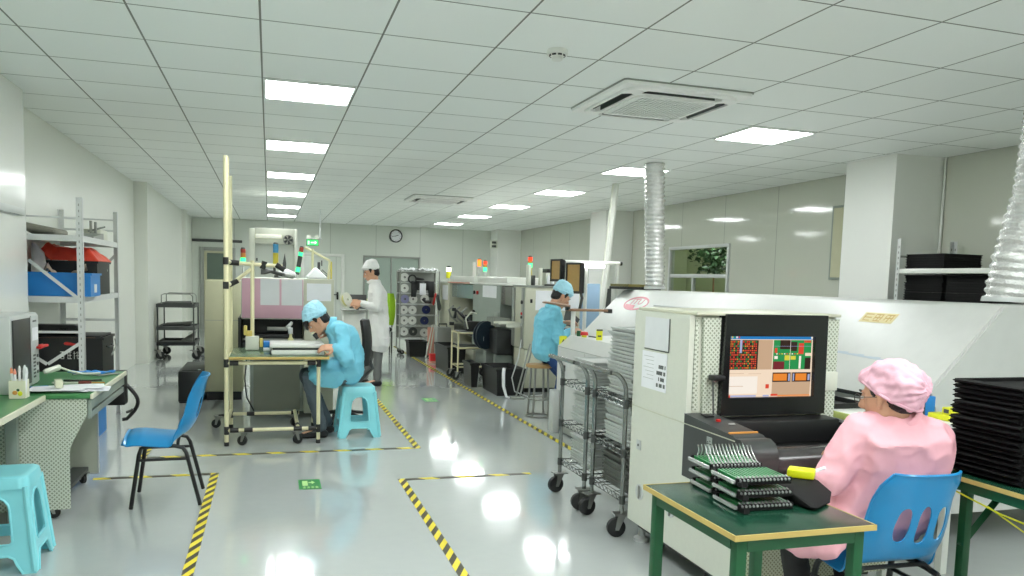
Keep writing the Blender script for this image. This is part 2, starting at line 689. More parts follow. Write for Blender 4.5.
def window(name, M, w, h, panes, fm, gm, fw=0.05):
    """framed window in the local xz plane of M, depth along y"""
    m = MB(M)
    for a in ((0, w, 0, fw), (0, w, h - fw, h), (0, fw, fw, h - fw), (w - fw, w, fw, h - fw)):
        m.box(a[0], a[1], -.03, .07, a[2], a[3], .006)
    for p in panes:
        m.box(p[0], p[1], -.01, .05, p[2], p[3], .004)
    o = struct(m.build(name, fm))
    g = MB(M); g.box(fw, w - fw, .015, .025, fw, h - fw)
    g.build('pane', gm, o)
    return o


M_clear = mat('window_glass', (232, 240, 234), 0.02, trans=1.0, var=0)
M_clear.node_tree.nodes['Principled BSDF'].inputs['IOR'].default_value = 1.05
M_frost = mat('back_window_glass', (160, 174, 164), 0.12, var=0.05, nscale=0.8)
window('window_1', T(BW[0], YB, BW[2]), BW[1] - BW[0], BW[3] - BW[2], [(.74, .78, .05, 1.14)], M_grey, M_frost)
window('window_2', T(XR, RW[1], RW[2]) @ RZ(-PI / 2), RW[1] - RW[0], RW[3] - RW[2], [(.05, 1.81, .66, .72), (.78, .82, .05, .66)], M_galv, M_clear)

# corridor seen through the right-hand window
m = MB(); m.box(9.4, 9.5, 9.0, 16.5, 0, CZ); m.box(XR + .1, 9.5, 9.0, 16.5, -.1, 0); m.box(XR + .1, 9.5, 9.0, 16.5, CZ, CZ + .1)
m.box(XR + .1, 9.5, 8.9, 9.0, 0, CZ); m.box(XR + .1, 9.5, 16.5, 16.6, 0, CZ)
struct(m.build('wall_corridor', mat('corridor_paint', (186, 192, 164), 0.5)))
m = MB()
for i in range(0):
    m.box(9.33, 9.395, 12.9 + i * .62, 13.45 + i * .62, .003, 1.75, .01)
    m.mi = 1
    m.cbox(9.325, 13.38 + i * .62, .95, .02, .03, .14)
    m.mi = 0
for i in range(3):
    m = MB(); m.box(9.33, 9.395, 12.9 + i * .62, 13.45 + i * .62, .003, 1.75, .01)
    m.mi = 1
    m.cbox(9.325, 13.38 + i * .62, .95, .02, .03, .14)
    tag(m.build('locker', [M_white, M_darkgrey]), 'white tall locker along the corridor wall beyond the right-hand window', 'locker', 'lockers in the corridor')
t = thing('potted_tree', 'dark green leafy potted tree in the corridor beyond the right-hand window', 'plant', (8.6, 14.0, .004))
m = MB(); m.lathe([(.16, 0), (.22, .4), (.2, .4), (.18, .36), (0, .36)], (8.6, 14.0, .004))
m.build('pot', M_darkgrey, t)
m = MB(); m.tube([(8.6, 14.0, .3), (8.62, 14.02, 1.0), (8.58, 13.98, 1.7)], [.03, .025, .015])
m.build('trunk', M_brown, t)
m = MB()
rr = random.Random(4)
for i in range(420):
    a, h = rr.uniform(0, 2 * PI), rr.uniform(1.75, 2.45)
    q = rr.uniform(.05, .62) * (1 - abs(h - 2.1) / .9)
    c = Vector((8.6 + q * math.cos(a) * .5, 14.0 + q * math.sin(a) * 1.5, h))
    R = Euler((rr.uniform(-1, 1), rr.uniform(-1, 1), rr.uniform(0, 6))).to_matrix().to_4x4()
    mm = T(*c) @ R
    vs = [m.v(mm @ Vector(p)) for p in ((0, -.03, 0), (.05, 0, .01), (0, .09, 0), (-.05, 0, .01))]
    m.f(vs)
m.build('foliage', mat('dark_leaves', (44, 70, 40), 0.5), t)
m = MB()
m.box(9.36, 9.395, 12.0, 12.4, 1.55, 1.72, .005)
tl = thing('corridor_fill_lamp', 'added panel lamp brightening the corridor beyond the right-hand window', 'ceiling light', (8.2, 13, CZ))  # lamp added to brighten the corridor behind the window
MB().box(7.9, 8.5, 12.0, 13.8, CZ - .03, CZ - .002).build('diffuser', M_diff, tl)
MB().plate([(7.88, 11.98), (8.52, 11.98), (8.52, 13.82), (7.88, 13.82)], [[(7.9, 12.0), (8.5, 12.0), (8.5, 13.8), (7.9, 13.8)]], T(0, 0, CZ - .035), .033).build('frame', M_lframe, tl)
tag(m.build('corridor_exit_sign', lamp('corridor_sign_green', (40, 230, 120), 1.2)), 'small glowing green sign on the corridor wall beyond the right-hand window', 'sign')

# back door on the left, window light in its top half
t = struct(bpy.data.objects.new('door_1', None)); COL.objects.link(t); t.location = (-1.25, YB, 0)
m = MB()
m.box(-1.68, -1.58, YB - .05, YB - .002, 0, 2.12, .01); m.box(-.92, -.82, YB - .05, YB - .002, 0, 2.12, .01); m.box(-1.58, -.92, YB - .05, YB - .002, 2.03, 2.12, .01)
m.build('door_frame', M_grey, t)
m = MB()
m.plate([(-1.57, 0.01), (-.93, 0.01), (-.93, 2.02), (-1.57, 2.02)], [[(-1.51, 1.31), (-.99, 1.31), (-.99, 1.97), (-1.51, 1.97)]], Matrix(((1, 0, 0, 0), (0, 0, -1, YB - .005), (0, 1, 0, 0), (0, 0, 0, 1))), .03)
m.build('door_leaf', M_olive, t)
m = MB(); m.box(-1.51, -.99, YB - .02, YB - .012, 1.31, 1.97)
m.build('door_pane', mat('door_glass', (96, 112, 100), 0.1), t)
m = MB(); m.cbox(-1.54, YB - .06, 1.0, .03, .05, .14, .008); m.cyl((-1.54, YB - .09, 1.03), (-1.44, YB - .09, 1.03), .01, n=8)
m.build('door_handle', M_black, t)
m = MB(); m.box(-1.86, -.66, YB - .05, YB - .004, 2.25, 2.32, .01)
tag(m.build('wall_rail', M_darkgrey), 'long dark bar fixed on the back wall above the left door', 'rail')
# white door at the middle of the back wall
t = struct(bpy.data.objects.new('door_2', None)); COL.objects.link(t); t.location = (1.35, YB, 0)
m = MB()
m.box(.80, .88, YB - .05, YB - .002, 0, 2.06, .008); m.box(1.83, 1.92, YB - .05, YB - .002, 0, 2.06, .008); m.box(.88, 1.83, YB - .05, YB - .002, 1.98, 2.06, .008)
m.build('door_frame', M_white, t)
m = MB(); m.box(.885, 1.825, YB - .035, YB - .005, .01, 1.975, .006)
m.build('door_leaf', M_wb, t)
m = MB(); m.cbox(1.74, YB - .05, .95, .05, .03, .2, .008); m.cyl((1.74, YB - .075, .98), (1.62, YB - .075, .98), .012, n=8)
m.build('door_handle', M_black, t)

# ------------------------------------------------------------------ ceiling lamps


def ceil_lamp(col, row, label):
    x0, y0 = GX + col * PX, GY + row * PY
    t = thing('ceiling_light', label, 'ceiling light', (x0 + PX / 2, y0 + PY / 2, CZ - .012), 0, 'square panel lights in the tiled ceiling')
    m = MB()
    a, b, c, d = x0 + .012, x0 + PX - .012, y0 + .012, y0 + PY - .012
    z0, z1 = CZ - .013, CZ - .0005
    for q in ((a, b, c, c + .014), (a, b, d - .014, d), (a, a + .014, c + .014, d - .014), (b - .014, b, c + .014, d - .014)):
        m.box(q[0], q[1], q[2], q[3], z0, z1, .002)
    m.build('frame', M_lframe, t)
    m = MB(); m.box(a + .014, b - .014, c + .014, d - .014, CZ - .009, CZ - .001)
    m.build('diffuser', M_diff, t)


ORD = ['nearest', 'second', 'third', 'fourth', 'fifth', 'sixth', 'seventh', 'eighth']
for i, r in enumerate((-2, 2, 6, 10, 14, 18, 22)):
    ceil_lamp(0, r, '%s lit square panel light from the camera in the left ceiling row' % ORD[i])
for i, r in enumerate((2, 6, 10, 14, 18, 22)):
    ceil_lamp(6, r, '%s lit square panel light from the camera in the right ceiling row' % ORD[i])
# the same rows carry on over and behind the camera
for c in (0, 6):
    for j, r in enumerate((-2, -6, -9)):
        if r != -2:
            ceil_lamp(c, r, 'lit square panel light in the %s ceiling row, %s' % ('left' if c == 0 else 'right', ['overhead beside the camera', 'just behind the camera', 'last one behind the camera'][j]))

for j, r in enumerate((-4, -7, -10)):  # unseen middle row, added to brighten the foreground
    ceil_lamp(3, r, 'added panel light brightening the foreground from an unseen middle row behind the camera, %s' % ['first back', 'second back', 'third back'][j])

# ------------------------------------------------------------------ ceiling cassettes and smoke detector


M_ac = mat('cassette_white', (248, 248, 246), 0.4)


def cassette(label, cx, cy):
    t = thing('ceiling_air_conditioner', label, 'air conditioner', (cx, cy, CZ), 0, 'ceiling cassette air conditioners')
    m = MB(T(cx, cy, CZ))
    h = .5

    def rr_(s, r, n=5):
        P = []
        for sx, sy, a0 in ((1, 1, 0), (-1, 1, PI / 2), (-1, -1, PI), (1, -1, 1.5 * PI)):
            for i in range(n + 1):
                a = a0 + i / n * PI / 2
                P.append((sx * (s - r) + r * math.cos(a), sy * (s - r) + r * math.sin(a)))
        return P
    slots = []
    for k in range(4):
        c, s = math.cos(k * PI / 2), math.sin(k * PI / 2)
        slots.append([(c * x - s * y, s * x + c * y) for x, y in ((-.29, .335), (.29, .335), (.32, .37), (.29, .428), (-.29, .428), (-.32, .37))])
    m.plate(rr_(.5, .03), slots, T(0, 0, -.032), .022)
    m.plate(rr_(.44, .09), slots, T(0, 0, -.052), .0195)
    m.build('panel', M_ac, t)
    MB(T(cx, cy, CZ)).plate(rr_(.508, .03), [], T(0, 0, -.0095), .009).build('shadow_outline', M_grey, t)  # grey outline imitating the shadow line between panel and ceiling
    m = MB(T(cx, cy, CZ))
    for k in range(4):
        m.M = T(cx, cy, CZ) @ RZ(k * PI / 2)
        m.mi = 0
        m.box(-.33, .33, .328, .436, -.0105, -.0097)
        m.mi = 1
        m.box(-.28, .28, .339, .343, -.045, -.011)
        m.M = m.M @ T(0, .40, -.036) @ RX(-.9)
        m.box(-.27, .27, -.014, .014, -.002, .002)
    m.build('louvre', [M_black, M_darkgrey], t)
    m = MB(T(cx, cy, CZ))
    m.plate(rr_(.320, .05), [rr_(.285, .02)], T(0, 0, -.064), .0115)
    m.mi = 1
    m.box(-.285, .285, -.285, .285, -.0545, -.0525)
    m.mi = 0
    for i in range(18):
        x = -.285 + .57 * (i + .5) / 18
        m.box(x - .008, x + .008, -.285, .285, -.062, -.0546)
    m.build('grille', [M_ac, M_black], t)


cassette('large white ceiling cassette air conditioner near the camera', 2.785, 5.44)
cassette('small looking distant ceiling cassette air conditioner left of the right lamp row', 2.78, 13.45)
t = thing('smoke_detector', 'round white smoke detector on the ceiling left of the near cassette', 'smoke detector', (1.64, 4.52, CZ))
m = MB(); m.lathe([(.0, -.005), (.062, -.005), (.065, -.012), (.063, -.034), (0, -.034)], (1.64, 4.52, CZ + .004), 28)
m.build('base', M_white, t)
m = MB(); m.lathe([(.046, -.03), (.046, -.042), (.03, -.046), (.034, -.062), (.02, -.07), (0, -.071)], (1.64, 4.52, CZ + .004), 28)
m.mi = 1
for a in range(8):
    m.M = T(1.64, 4.52, CZ - .033) @ RZ(a * PI / 4)
    m.box(.041, .0475, -.012, .012, -.006, .003)
m.build('sensor_head', [M_white, M_black], t)

# ------------------------------------------------------------------ floor tape and floor signs


def tape(pieces, label):
    t = thing('floor_tape', label, 'floor tape', (pieces[0][0], pieces[0][2], 0))
    for ax, x0, x1, y0, y1 in [(p[4],) + tuple(p[:4]) for p in pieces]:
        m = MB(); m.box(x0, x1, y0, y1, 0.0004, 0.0018)
        m.build('tape_strip', M_taped if ax == 'y' else M_tapex, t)


tape([(-.41, -.355, 2.4, 6.08, 'y'), (-1.19, -.412, 6.03, 6.08, 'x')], 'yellow and black floor tape corner beside the blue chair at left')
tape([(.905, .96, 2.4, 5.65, 'y'), (.962, 1.93, 5.6, 5.65, 'x')], 'yellow and black floor tape corner ending at the wire carts')
tape([(1.215, 1.27, 6.66, 13.4, 'y'), (-.93, 1.213, 6.66, 6.71, 'x'), (-.985, -.932, 6.66, 7.5, 'y')], 'yellow and black floor tape around the repair bench and stool')
tape([(2.545, 2.6, 6.1, 16.8, 'y')], 'long straight yellow and black floor tape along the row of machines')


def floor_sign(label, x, y, w, d):
    t = thing('floor_sign', label, 'floor sign', (x, y, 0))
    m = MB(); m.box(x - w / 2, x + w / 2, y - d / 2, y + d / 2, .0004, .0016)
    m.build('backing', mat('sign_green', (34, 140, 66), 0.35), t)
    m = MB()
    m.box(x - w * .33, x - w * .08, y - d * .14, y + d * .36, .0017, .0021)
    m.prism([(x - w * .04, y + d * .22), (x + w * .1, y + d * .22), (x + w * .1, y + d * .36), (x + w * .26, y + d * .16), (x + w * .1, y + d * .02), (x + w * .1, y + d * .12), (x - w * .04, y + d * .12)], 'z', .0017, .0021)
    for i in range(4):
        u = x - w * .33 + i * w * .19
        m.box(u, u + w * .13, y - d * .4, y - d * .34, .0017, .0021)
        m.box(u, u + w * .13, y - d * .3, y - d * .25, .0017, .0021)
        m.box(u + w * .05, u + w * .08, y - d * .4, y - d * .22, .0017, .0021)
    m.build('pictogram', mat('sign_pale_green', (190, 232, 150), 0.4), t)


floor_sign('green floor sign with pale pictogram in the middle of the near aisle', .275, 5.62, .15, .27)
floor_sign('green floor sign further down the aisle by the long tape', 1.88, 9.35, .17, .3)
# ------------------------------------------------------------------ left side: benches, rack, chair, stools
# near bench
t = thing('workbench', 'green-topped bench with cream edge at the near left corner', 'workbench', (-1.6, 4.1, 0))
m = MB(); m.box(-1.825, -1.24, 3.0, 5.045, .722, .750, .003)
m.mi = 1
m.box(-1.239, -1.226, 3.0, 5.045, .718, .7505, .003)
m.build('worktop', [M_green, M_creamedge], t)
boxes('leg', M_greengrey, t, .004, *[(x, x + .06, y, y + .045, 0, .721) for x in (-1.42, -1.81) for y in (3.1, 4.98)])
m = MB(); m.box(-1.42, -1.37, 3.15, 4.97, .66, .70, .004)
m.build('rail', M_greengrey, t)

# far bench with the perforated end panel
t = thing('inspection_bench', 'green-topped bench with perforated end panel and casters before the white rack', 'workbench', (-1.4, 5.6, 0))
m = MB(); m.box(-1.825, -1.0, 5.05, 6.2, .725, .750, .003)
m.mi = 1
m.box(-.999, -.985, 5.05, 6.2, .722, .752, .003)
m.build('worktop', [M_green, M_creamedge], t)
m = MB()
m.prism([(-1.82, .07), (-1.115, .07), (-1.115, .43), (-1.02, .63), (-1.02, .722), (-1.82, .722)], 'y', 5.062, 5.07)
m.build('perforated_panel', M_perf, t)
boxes('side_rail', M_greengrey, t, .004, (-1.03, -1.0, 5.102, 6.19, .655, .712), (-1.022, -1.005, 5.102, 6.19, .60, .64), (-1.02, -1.0, 5.072, 5.1, .60, .72))
m = MB()
m.prism([(-1.82, .065), (-1.145, .065), (-1.145, .50), (-1.05, .60), (-1.05, .722), (-1.82, .722)], 'y', 5.98, 6.0)
m.mi = 1
m.box(-1.1445, -1.137, 5.975, 6.005, .06, .50); m.box(-1.82, -1.1445, 5.975, 6.005, .055, .0645)
m.build('end_panel', [mat('bench_side_grey', (196, 200, 184), 0.45), M_galv], t)
for x, y, a in ((-1.24, 5.13, .3), (-1.7, 5.13, 0), (-1.22, 5.93, 2.2), (-1.7, 5.93, 0)):
    caster(t, x, y, .085, .036, a)
m = MB()
m.box(-1.3, -1.2, 5.1, 5.97, .0855, .11)
m.build('caster_rail', M_darkgrey, t)
# control box and hose hung on the end
m = MB(); m.box(-1.12, -1.0, 6.205, 6.33, .50, .745, .008)
m.build('control_box', M_black, t)
m = MB()
m.tube([(-1.0 + .105 * abs(math.sin(PI * i / 14)) * .72, 6.27, .64 - .25 * i / 14) for i in range(15)] + [(-1.03, 6.27, .385)], .014, 10)
m.build('hose', M_black, t)
m = MB(); m.tube([(-1.0, 6.25, .44), (-.965, 6.25, .455), (-.955, 6.25, .465)], .010, 8)
m.build('hose_clip', M_darkgrey, t)

# computer tower on the bench
t = thing('computer_tower', 'grey computer tower with black side panel on the left bench', 'computer', (-1.5, 5.3, .75))
m = MB(); m.box(-1.6, -1.40, 4.9 + .16, 5.6, .752, 1.20, .008)
m.build('case', M_galv, t)
m = MB(); m.box(-1.3995, -1.39, 5.085, 5.42, .775, 1.175, .003)
m.build('side_panel', mat('tower_black', (46, 47, 46), 0.4), t)
m = MB()
m.box(-1.3995, -1.39, 5.44, 5.585, .765, 1.185, .003)
m.mi = 1
for i in range(7):
    m.box(-1.3895, -1.3885, 5.46, 5.51, .8 + i * .022, .812 + i * .022)
for i in range(4):
    m.cbox(-1.389, 5.55, .83 + i * .05, .003, .03, .018)
m.cbox(-1.389, 5.5, 1.15, .003, .07, .01)
m.mi = 2
m.box(-1.3895, -1.388, 5.45, 5.57, 1.03, 1.11)
m.build('port_panel', [M_galv, M_darkgrey, M_paper], t)
m = MB(); m.box(-1.388, -1.36, 5.52, 5.70, .975, .99, .005); m.box(-1.388, -1.375, 5.56, 5.64, .968, .997, .004)
m.build('red_clip', M_redpl, t)
m = MB(); m.hull([((-1.34, 5.55, .83), (.02, .05, .018)), ((-1.30, 5.66, .84), (.015, .04, .02))])
m.build('white_plug', M_offwhite, t)
m = MB(); m.tube([(-1.31, 5.7, .84), (-1.26, 5.8, .80), (-1.2, 5.86, .775), (-1.1, 5.9, .775)], .007, 6)
m.build('cable', M_offwhite, t)

# pen cup with pens
t = thing('pen_cup', 'cream pen cup with flower print beside the computer tower', 'pen cup', (-1.335, 4.95, .75))
m = MB()
m.plate([(-1.375, 4.915), (-1.295, 4.915), (-1.295, 4.995), (-1.375, 4.995)], [[(-1.371, 4.919), (-1.299, 4.919), (-1.299, 4.991), (-1.371, 4.991)]], T(0, 0, .752), .10)
m.box(-1.371, -1.299, 4.919, 4.991, .752, .756)
m.mi = 1
m.ell((-1.345, 4.9145, .785), (.013, .002, .012)); m.mi = 2; m.ell((-1.32, 4.9145, .78), (.012, .002, .014)); m.mi = 3; m.ell((-1.33, 4.9145, .80), (.008, .002, .008))
m.build('cup', [mat('cream_plastic', (226, 222, 200), 0.4), M_orange, M_yellow, M_greenpaint], t)
PEN = [(-1.36, 4.96, (240, 150, 110), .045, 'orange-capped pen'), (-1.345, 4.94, (236, 150, 130), .04, 'pale red marker'), (-1.335, 4.965, (226, 226, 226), .055, 'white marker'), (-1.312, 4.95, (228, 230, 232), .06, 'thick white marker'), (-1.305, 4.93, (222, 224, 226), .05, 'short white marker')]
for i, (x, y, c, h, nm) in enumerate(PEN):
    o = thing('pen', '%s standing in the cream pen cup' % nm, 'pen', (x, y, .76), 0, 'pens in the cup')
    m = MB(); m.cyl((x, y, .758), (x + .006 * (i - 2), y + .004, .86 + h * .6), .0065 if i < 3 else .009, n=10)
    m.build('barrel', M_paper, o)
    m = MB(); m.tube([(x + .006 * (i - 2), y + .004, .86 + h * .6 + .0005), (x + .0065 * (i - 2), y + .005, .86 + h), (x + .007 * (i - 2), y + .005, .875 + h)], [.008 if i < 3 else .010, .007, .003], 10)
    m.build('cap', mat('pen_cap', c, 0.4), o)

# papers and small things
pap = [(-1.08, 5.25, .1, .30, .21), (-1.16, 5.22, -.12, .30, .21), (-1.12, 5.3, .22, .3, .21), (-1.2, 5.2, .05, .3, .21)]
for i, (x, y, a, w, d) in enumerate(pap):
    m = MB(T(x, y, .7522 + i * .0046) @ RZ(a))
    m.grid(lambda u, v: ((u - .5) * w, (v - .5) * d, .002 + .002 * math.sin(5 * u + i) * math.sin(4 * v)), 12, 10, .0006)
    tag(m.build('paper_sheet', M_paper), ['lowest loose white sheet on the left bench, nearest its edge', 'second loose white sheet up from the left bench top', 'third loose white sheet up, tilted most', 'topmost loose white sheet on the left bench'][i], 'paper', 'loose sheets on the left bench')
t = thing('tape_dispenser', 'small pale plastic box lying on the loose white sheets', 'box', (-1.2, 5.22, .77))
m = MB(T(-1.2, 5.22, .7725) @ RZ(.3)); m.box(-.02, .02, -.045, .045, 0, .045, .005)
m.build('body', mat('pale_yellow_plastic', (214, 216, 190), 0.4), t)
m = MB(T(-1.2, 5.22, .7725) @ RZ(.3)); m.lathe([(.012, -.021), (.012, .021), (.006, .021), (.006, -.021)], (0, -.03, .02), 14, RY(PI / 2), closed=True)
m.build('roll', M_offwhite, t)
t = thing('screwdriver', 'long screwdriver with brown grip lying across the green bench', 'screwdriver', (-1.1, 5.5, .76))
m = MB(); m.cyl((-1.30, 5.50, .762), (-1.15, 5.49, .762), .006, n=8)
m.build('shaft', M_offwhite, t)
m = MB(); m.tube([(-1.15, 5.49, .762), (-1.145, 5.49, .762), (-1.08, 5.487, .762), (-1.075, 5.487, .762)], [.008, .011, .011, .008], 10)
m.build('grip', mat('brown_grip', (120, 52, 44), 0.4), t)
m = MB(); m.cyl((-1.075, 5.487, .762), (-1.0, 5.483, .762), .0045, n=8)
m.build('tip', M_orange, t)
m = MB(T(-1.33, 5.34, .7515) @ RZ(.5)); m.box(-.05, .05, -.02, .02, 0, .012, .004)
tag(m.build('blue_pouch', M_bin), 'flat blue pouch beside the pen cup on the left bench', 'pouch')
m = MB(); m.tube([(-1.27, 5.66, .7565), (-1.2, 5.64, .757), (-1.12, 5.63, .757), (-1.05, 5.66, .757)], .006, 8)
tag(m.build('black_cable', M_black), 'thin black cable lying across the green left bench', 'cable')
m = MB(); m.tube([(-1.4 + .12 + i * .028, 5.95 + .05 * math.sin(i * .8), .758 + (.008 * math.sin(i * 1.3)) ** 2) for i in range(11)], .0055, 8)
tag(m.build('grey_cable', M_grey), 'grey cable curling along the back of the left bench', 'cable')
m = MB(T(-1.12, 6.05, .757)); m.grid(lambda u, v: ((u - .5) * .16, (v - .5) * .13, .008 + .007 * math.sin(9 * u) * math.cos(7 * v)), 18, 14, .002)
tag(m.build('blue_wipe', M_bin), 'bright blue wipe crumpled at the far corner of the left bench', 'cloth')
m = MB(T(-1.27, 6.08, .757)); m.grid(lambda u, v: ((u - .5) * .13, (v - .5) * .1, .006 + .005 * math.sin(8 * u + 1) * math.cos(6 * v)), 14, 12, .002)
tag(m.build('blue_glove', M_bin), 'small blue glove lying left of the crumpled wipe on the bench', 'glove')

# white slotted-angle rack
RX0, RX1, RY0, RY1 = -2.0, -1.467, 7.25, 8.86
t = thing('storage_rack', 'white slotted-angle rack against the left wall', 'rack', (-1.73, 8.05, 0))
for x, sx in ((RX0, 1), (RX1, -1)):
    for y, sy in ((RY0, 1), (RY1, -1)):
        m = MB()
        m.box(min(x, x + sx * .045), max(x, x + sx * .045), min(y, y + sy * .003), max(y, y + sy * .003), 0, 2.06)
        m.box(min(x, x + sx * .003), max(x, x + sx * .003), min(y, y + sy * .045), max(y, y + sy * .045), 0, 2.06)
        m.mi = 1
        for i in range(40):
            m.cbox(x + sx * .024, y - sy * .0006, .05 + i * .05, .007, .001, .02)
        m.build('post', [M_rack, M_grey], t)
for z in (1.712, 1.207, .40):
    m = MB()
    m.box(RX0 + .005, RX1 - .005, RY0 + .005, RY1 - .005, z + .036, z + .040)
    for q in ((RX0 + .004, RX1 - .004, RY0 + .0035, RY0 + .007), (RX0 + .004, RX1 - .004, RY1 - .007, RY1 - .0035), (RX0 + .0035, RX0 + .007, RY0 + .004, RY1 - .004), (RX1 - .007, RX1 - .0035, RY0 + .004, RY1 - .004)):
        m.box(q[0], q[1], q[2], q[3], z - .01, z + .04)
    m.build('shelf', M_rack, t)
boxes('tie_bar', M_rack, t, 0, (RX0, RX1, RY0 - .004, RY0 - .001, 1.885, 1.90), (RX0, RX1, RY1 + .001, RY1 + .004, .955, .98), (RX0, RX1, RY1 + .001, RY1 + .004, 1.86, 1.88), (RX0 - .004, RX0 - .001, RY0, RY1, 1.85, 1.865), (RX0, RX1, RY0 - .004, RY0 - .001, .945, .965), (RX0, RX1, RY1 + .001, RY1 + .004, 1.97, 1.985))
for a, b, y in (((-1.86, 1.54), (-1.49, 1.22), RY0 - .006), ((-1.74, .69), (-1.49, .87), RY0 - .006), ((-1.745, .69), (-1.88, .785), RY0 - .006), ((-1.65, 1.46), (-1.485, 1.64), RY1 + .006)):
    m = MB()
    d = Vector((b[0] - a[0], 0, b[1] - a[1])).normalized()
    nn = Vector((-d.z, 0, d.x)) * .013
    A, B = Vector((a[0], 0, a[1])), Vector((b[0], 0, b[1]))
    m.prism([((A + nn).x, (A + nn).z), ((B + nn).x, (B + nn).z), ((B - nn).x, (B - nn).z), ((A - nn).x, (A - nn).z)], 'y', y - .002, y + .002)
    m.build('brace', M_rack, t)


def open_bin(name, label, cat, x0, x1, y0, y1, z0, z1, m1, th=.006, rim=.012, taper=.0):
    t = thing(name, label, cat, ((x0 + x1) / 2, (y0 + y1) / 2, z0))
    m = MB()
    m.plate([(x0, y0), (x1, y0), (x1, y1), (x0, y1)], [[(x0 + th, y0 + th), (x1 - th, y0 + th), (x1 - th, y1 - th), (x0 + th, y1 - th)]], T(0, 0, z0), z1 - z0)
    m.box(x0 + th, x1 - th, y0 + th, y1 - th, z0, z0 + th)
    m.build('body', m1, t)
    m = MB()
    m.plate([(x0 - rim, y0 - rim), (x1 + rim, y0 - rim), (x1 + rim, y1 + rim), (x0 - rim, y1 + rim)], [[(x0 + th, y0 + th), (x1 - th, y0 + th), (x1 - th, y1 - th), (x0 + th, y1 - th)]], T(0, 0, z1), .018)
    m.build('rim', m1, t)
    return t


S2 = 1.2485
t = open_bin('parts_bin', 'bright blue plastic bin on the white rack', 'bin', -1.95, -1.425, 7.312, 7.70, S2, 1.425, M_bin)
m = MB(); m.box(-1.4248, -1.423, 7.45, 7.55, 1.28, 1.35)
m.build('label_sticker', M_paper, t)
for i, (xa, lab) in enumerate(((-1.86, 'crumpled brown paper at the left of the blue bin, leaning on the brace'), (-1.66, 'crumpled brown paper peak rising from the middle of the blue bin'))):
    m = MB(); m.grid(lambda u, v: (xa + .17 * u, 7.42 + .12 * v, 1.40 + .12 * (u if i else 1 - abs(2 * u - 1)) * (1 - .7 * abs(v - .5)) + .012 * math.sin(13 * u + 5 * v)), 12, 8, .003)
    tag(m.build('brown_wrapper', mat('kraft_paper', (176, 156, 134), .6)), lab, 'paper')
t = open_bin('storage_crate', 'black plastic crate under red film on the white rack', 'crate', -1.97, -1.475, 7.85, 8.42, S2, 1.53, M_black)
m = MB(); m.cbox(-1.4735, 8.3, 1.47, .004, .035, .02)
m.build('latch', M_grey, t)
m = MB()


def redfn(u, v):
    e = min(u, 1 - u, v, 1 - v) * 2
    fold = noise.noise(Vector((u * 4.5, v * 6, 1))) + .6 * abs(noise.noise(Vector((u * 9, v * 10, 4))))
    return (-1.99 + .53 * u, 7.82 + .63 * v, 1.553 + .10 * min(1, e * 2.6) + .030 * fold * min(1, e * 4) + (.05 if u < .3 else 0) * math.sin(u * 10) ** 2)


m.grid(redfn, 40, 40, .004)
tag(m.build('red_film', M_red), 'glossy red plastic film heaped over the black crate on the rack', 'film')
m = MB()
m.hull([((-1.95, 7.76, 1.42), .025), ((-1.86, 7.77, 1.40), .02), ((-1.90, 7.77, 1.60), .03), ((-1.95, 7.76, 1.68), .02)])
tag(m.build('clear_bag', mat('milky_bag', (214, 206, 200), 0.35, bump=.5, bscale=20)), 'milky plastic bag bulging at the left behind the blue bin', 'bag')
# clutter on the top shelf
S1 = 1.7535
m = MB(); m.hull([((-1.93, 7.4, S1 + .07), (.03, .05, .03)), ((-1.93, 7.75, S1 + .04), (.03, .05, .035)), ((-1.72, 7.42, S1 + .03), (.03, .05, .028)), ((-1.70, 7.7, S1 + .03), (.03, .05, .028))])
tag(m.build('folded_sack', mat('sack_grey', (138, 136, 124), 0.7, bump=.4, bscale=16)), 'low dark folded sack at the left of the rack top shelf', 'sack')
m = MB(); m.prism([(7.8, S1 + .001), (8.25, S1 + .001), (8.25, S1 + .06), (7.8, S1 + .012)], 'x', -1.66, -1.49)
tag(m.build('metal_wedge', M_grey), 'grey metal wedge on the rack top shelf behind the near post', 'metal part')
MBX = MB(); MBX.box(-1.74, -1.55, 8.45, 8.78, S1 + .001, S1 + .11, .008)
tag(MBX.build('carton', M_offwhite), 'pale box at the far end of the rack top shelf', 'box')
m = MB()
m.box(-1.62, -1.60, 8.30, 8.335, S1 + .001, S1 + .18, .003); m.box(-1.58, -1.56, 8.30, 8.335, S1 + .001, S1 + .17, .003)
m.box(-1.61, -1.57, 8.305, 8.33, S1 + .03, S1 + .07)
m.prism([(-1.64, S1 + .07), (-1.49, S1 + .12), (-1.49, S1 + .135), (-1.64, S1 + .09)], 'y', 8.325, 8.34)
tag(m.build('metal_bracket', M_grey), 'grey upright metal bracket on the rack top shelf', 'bracket')

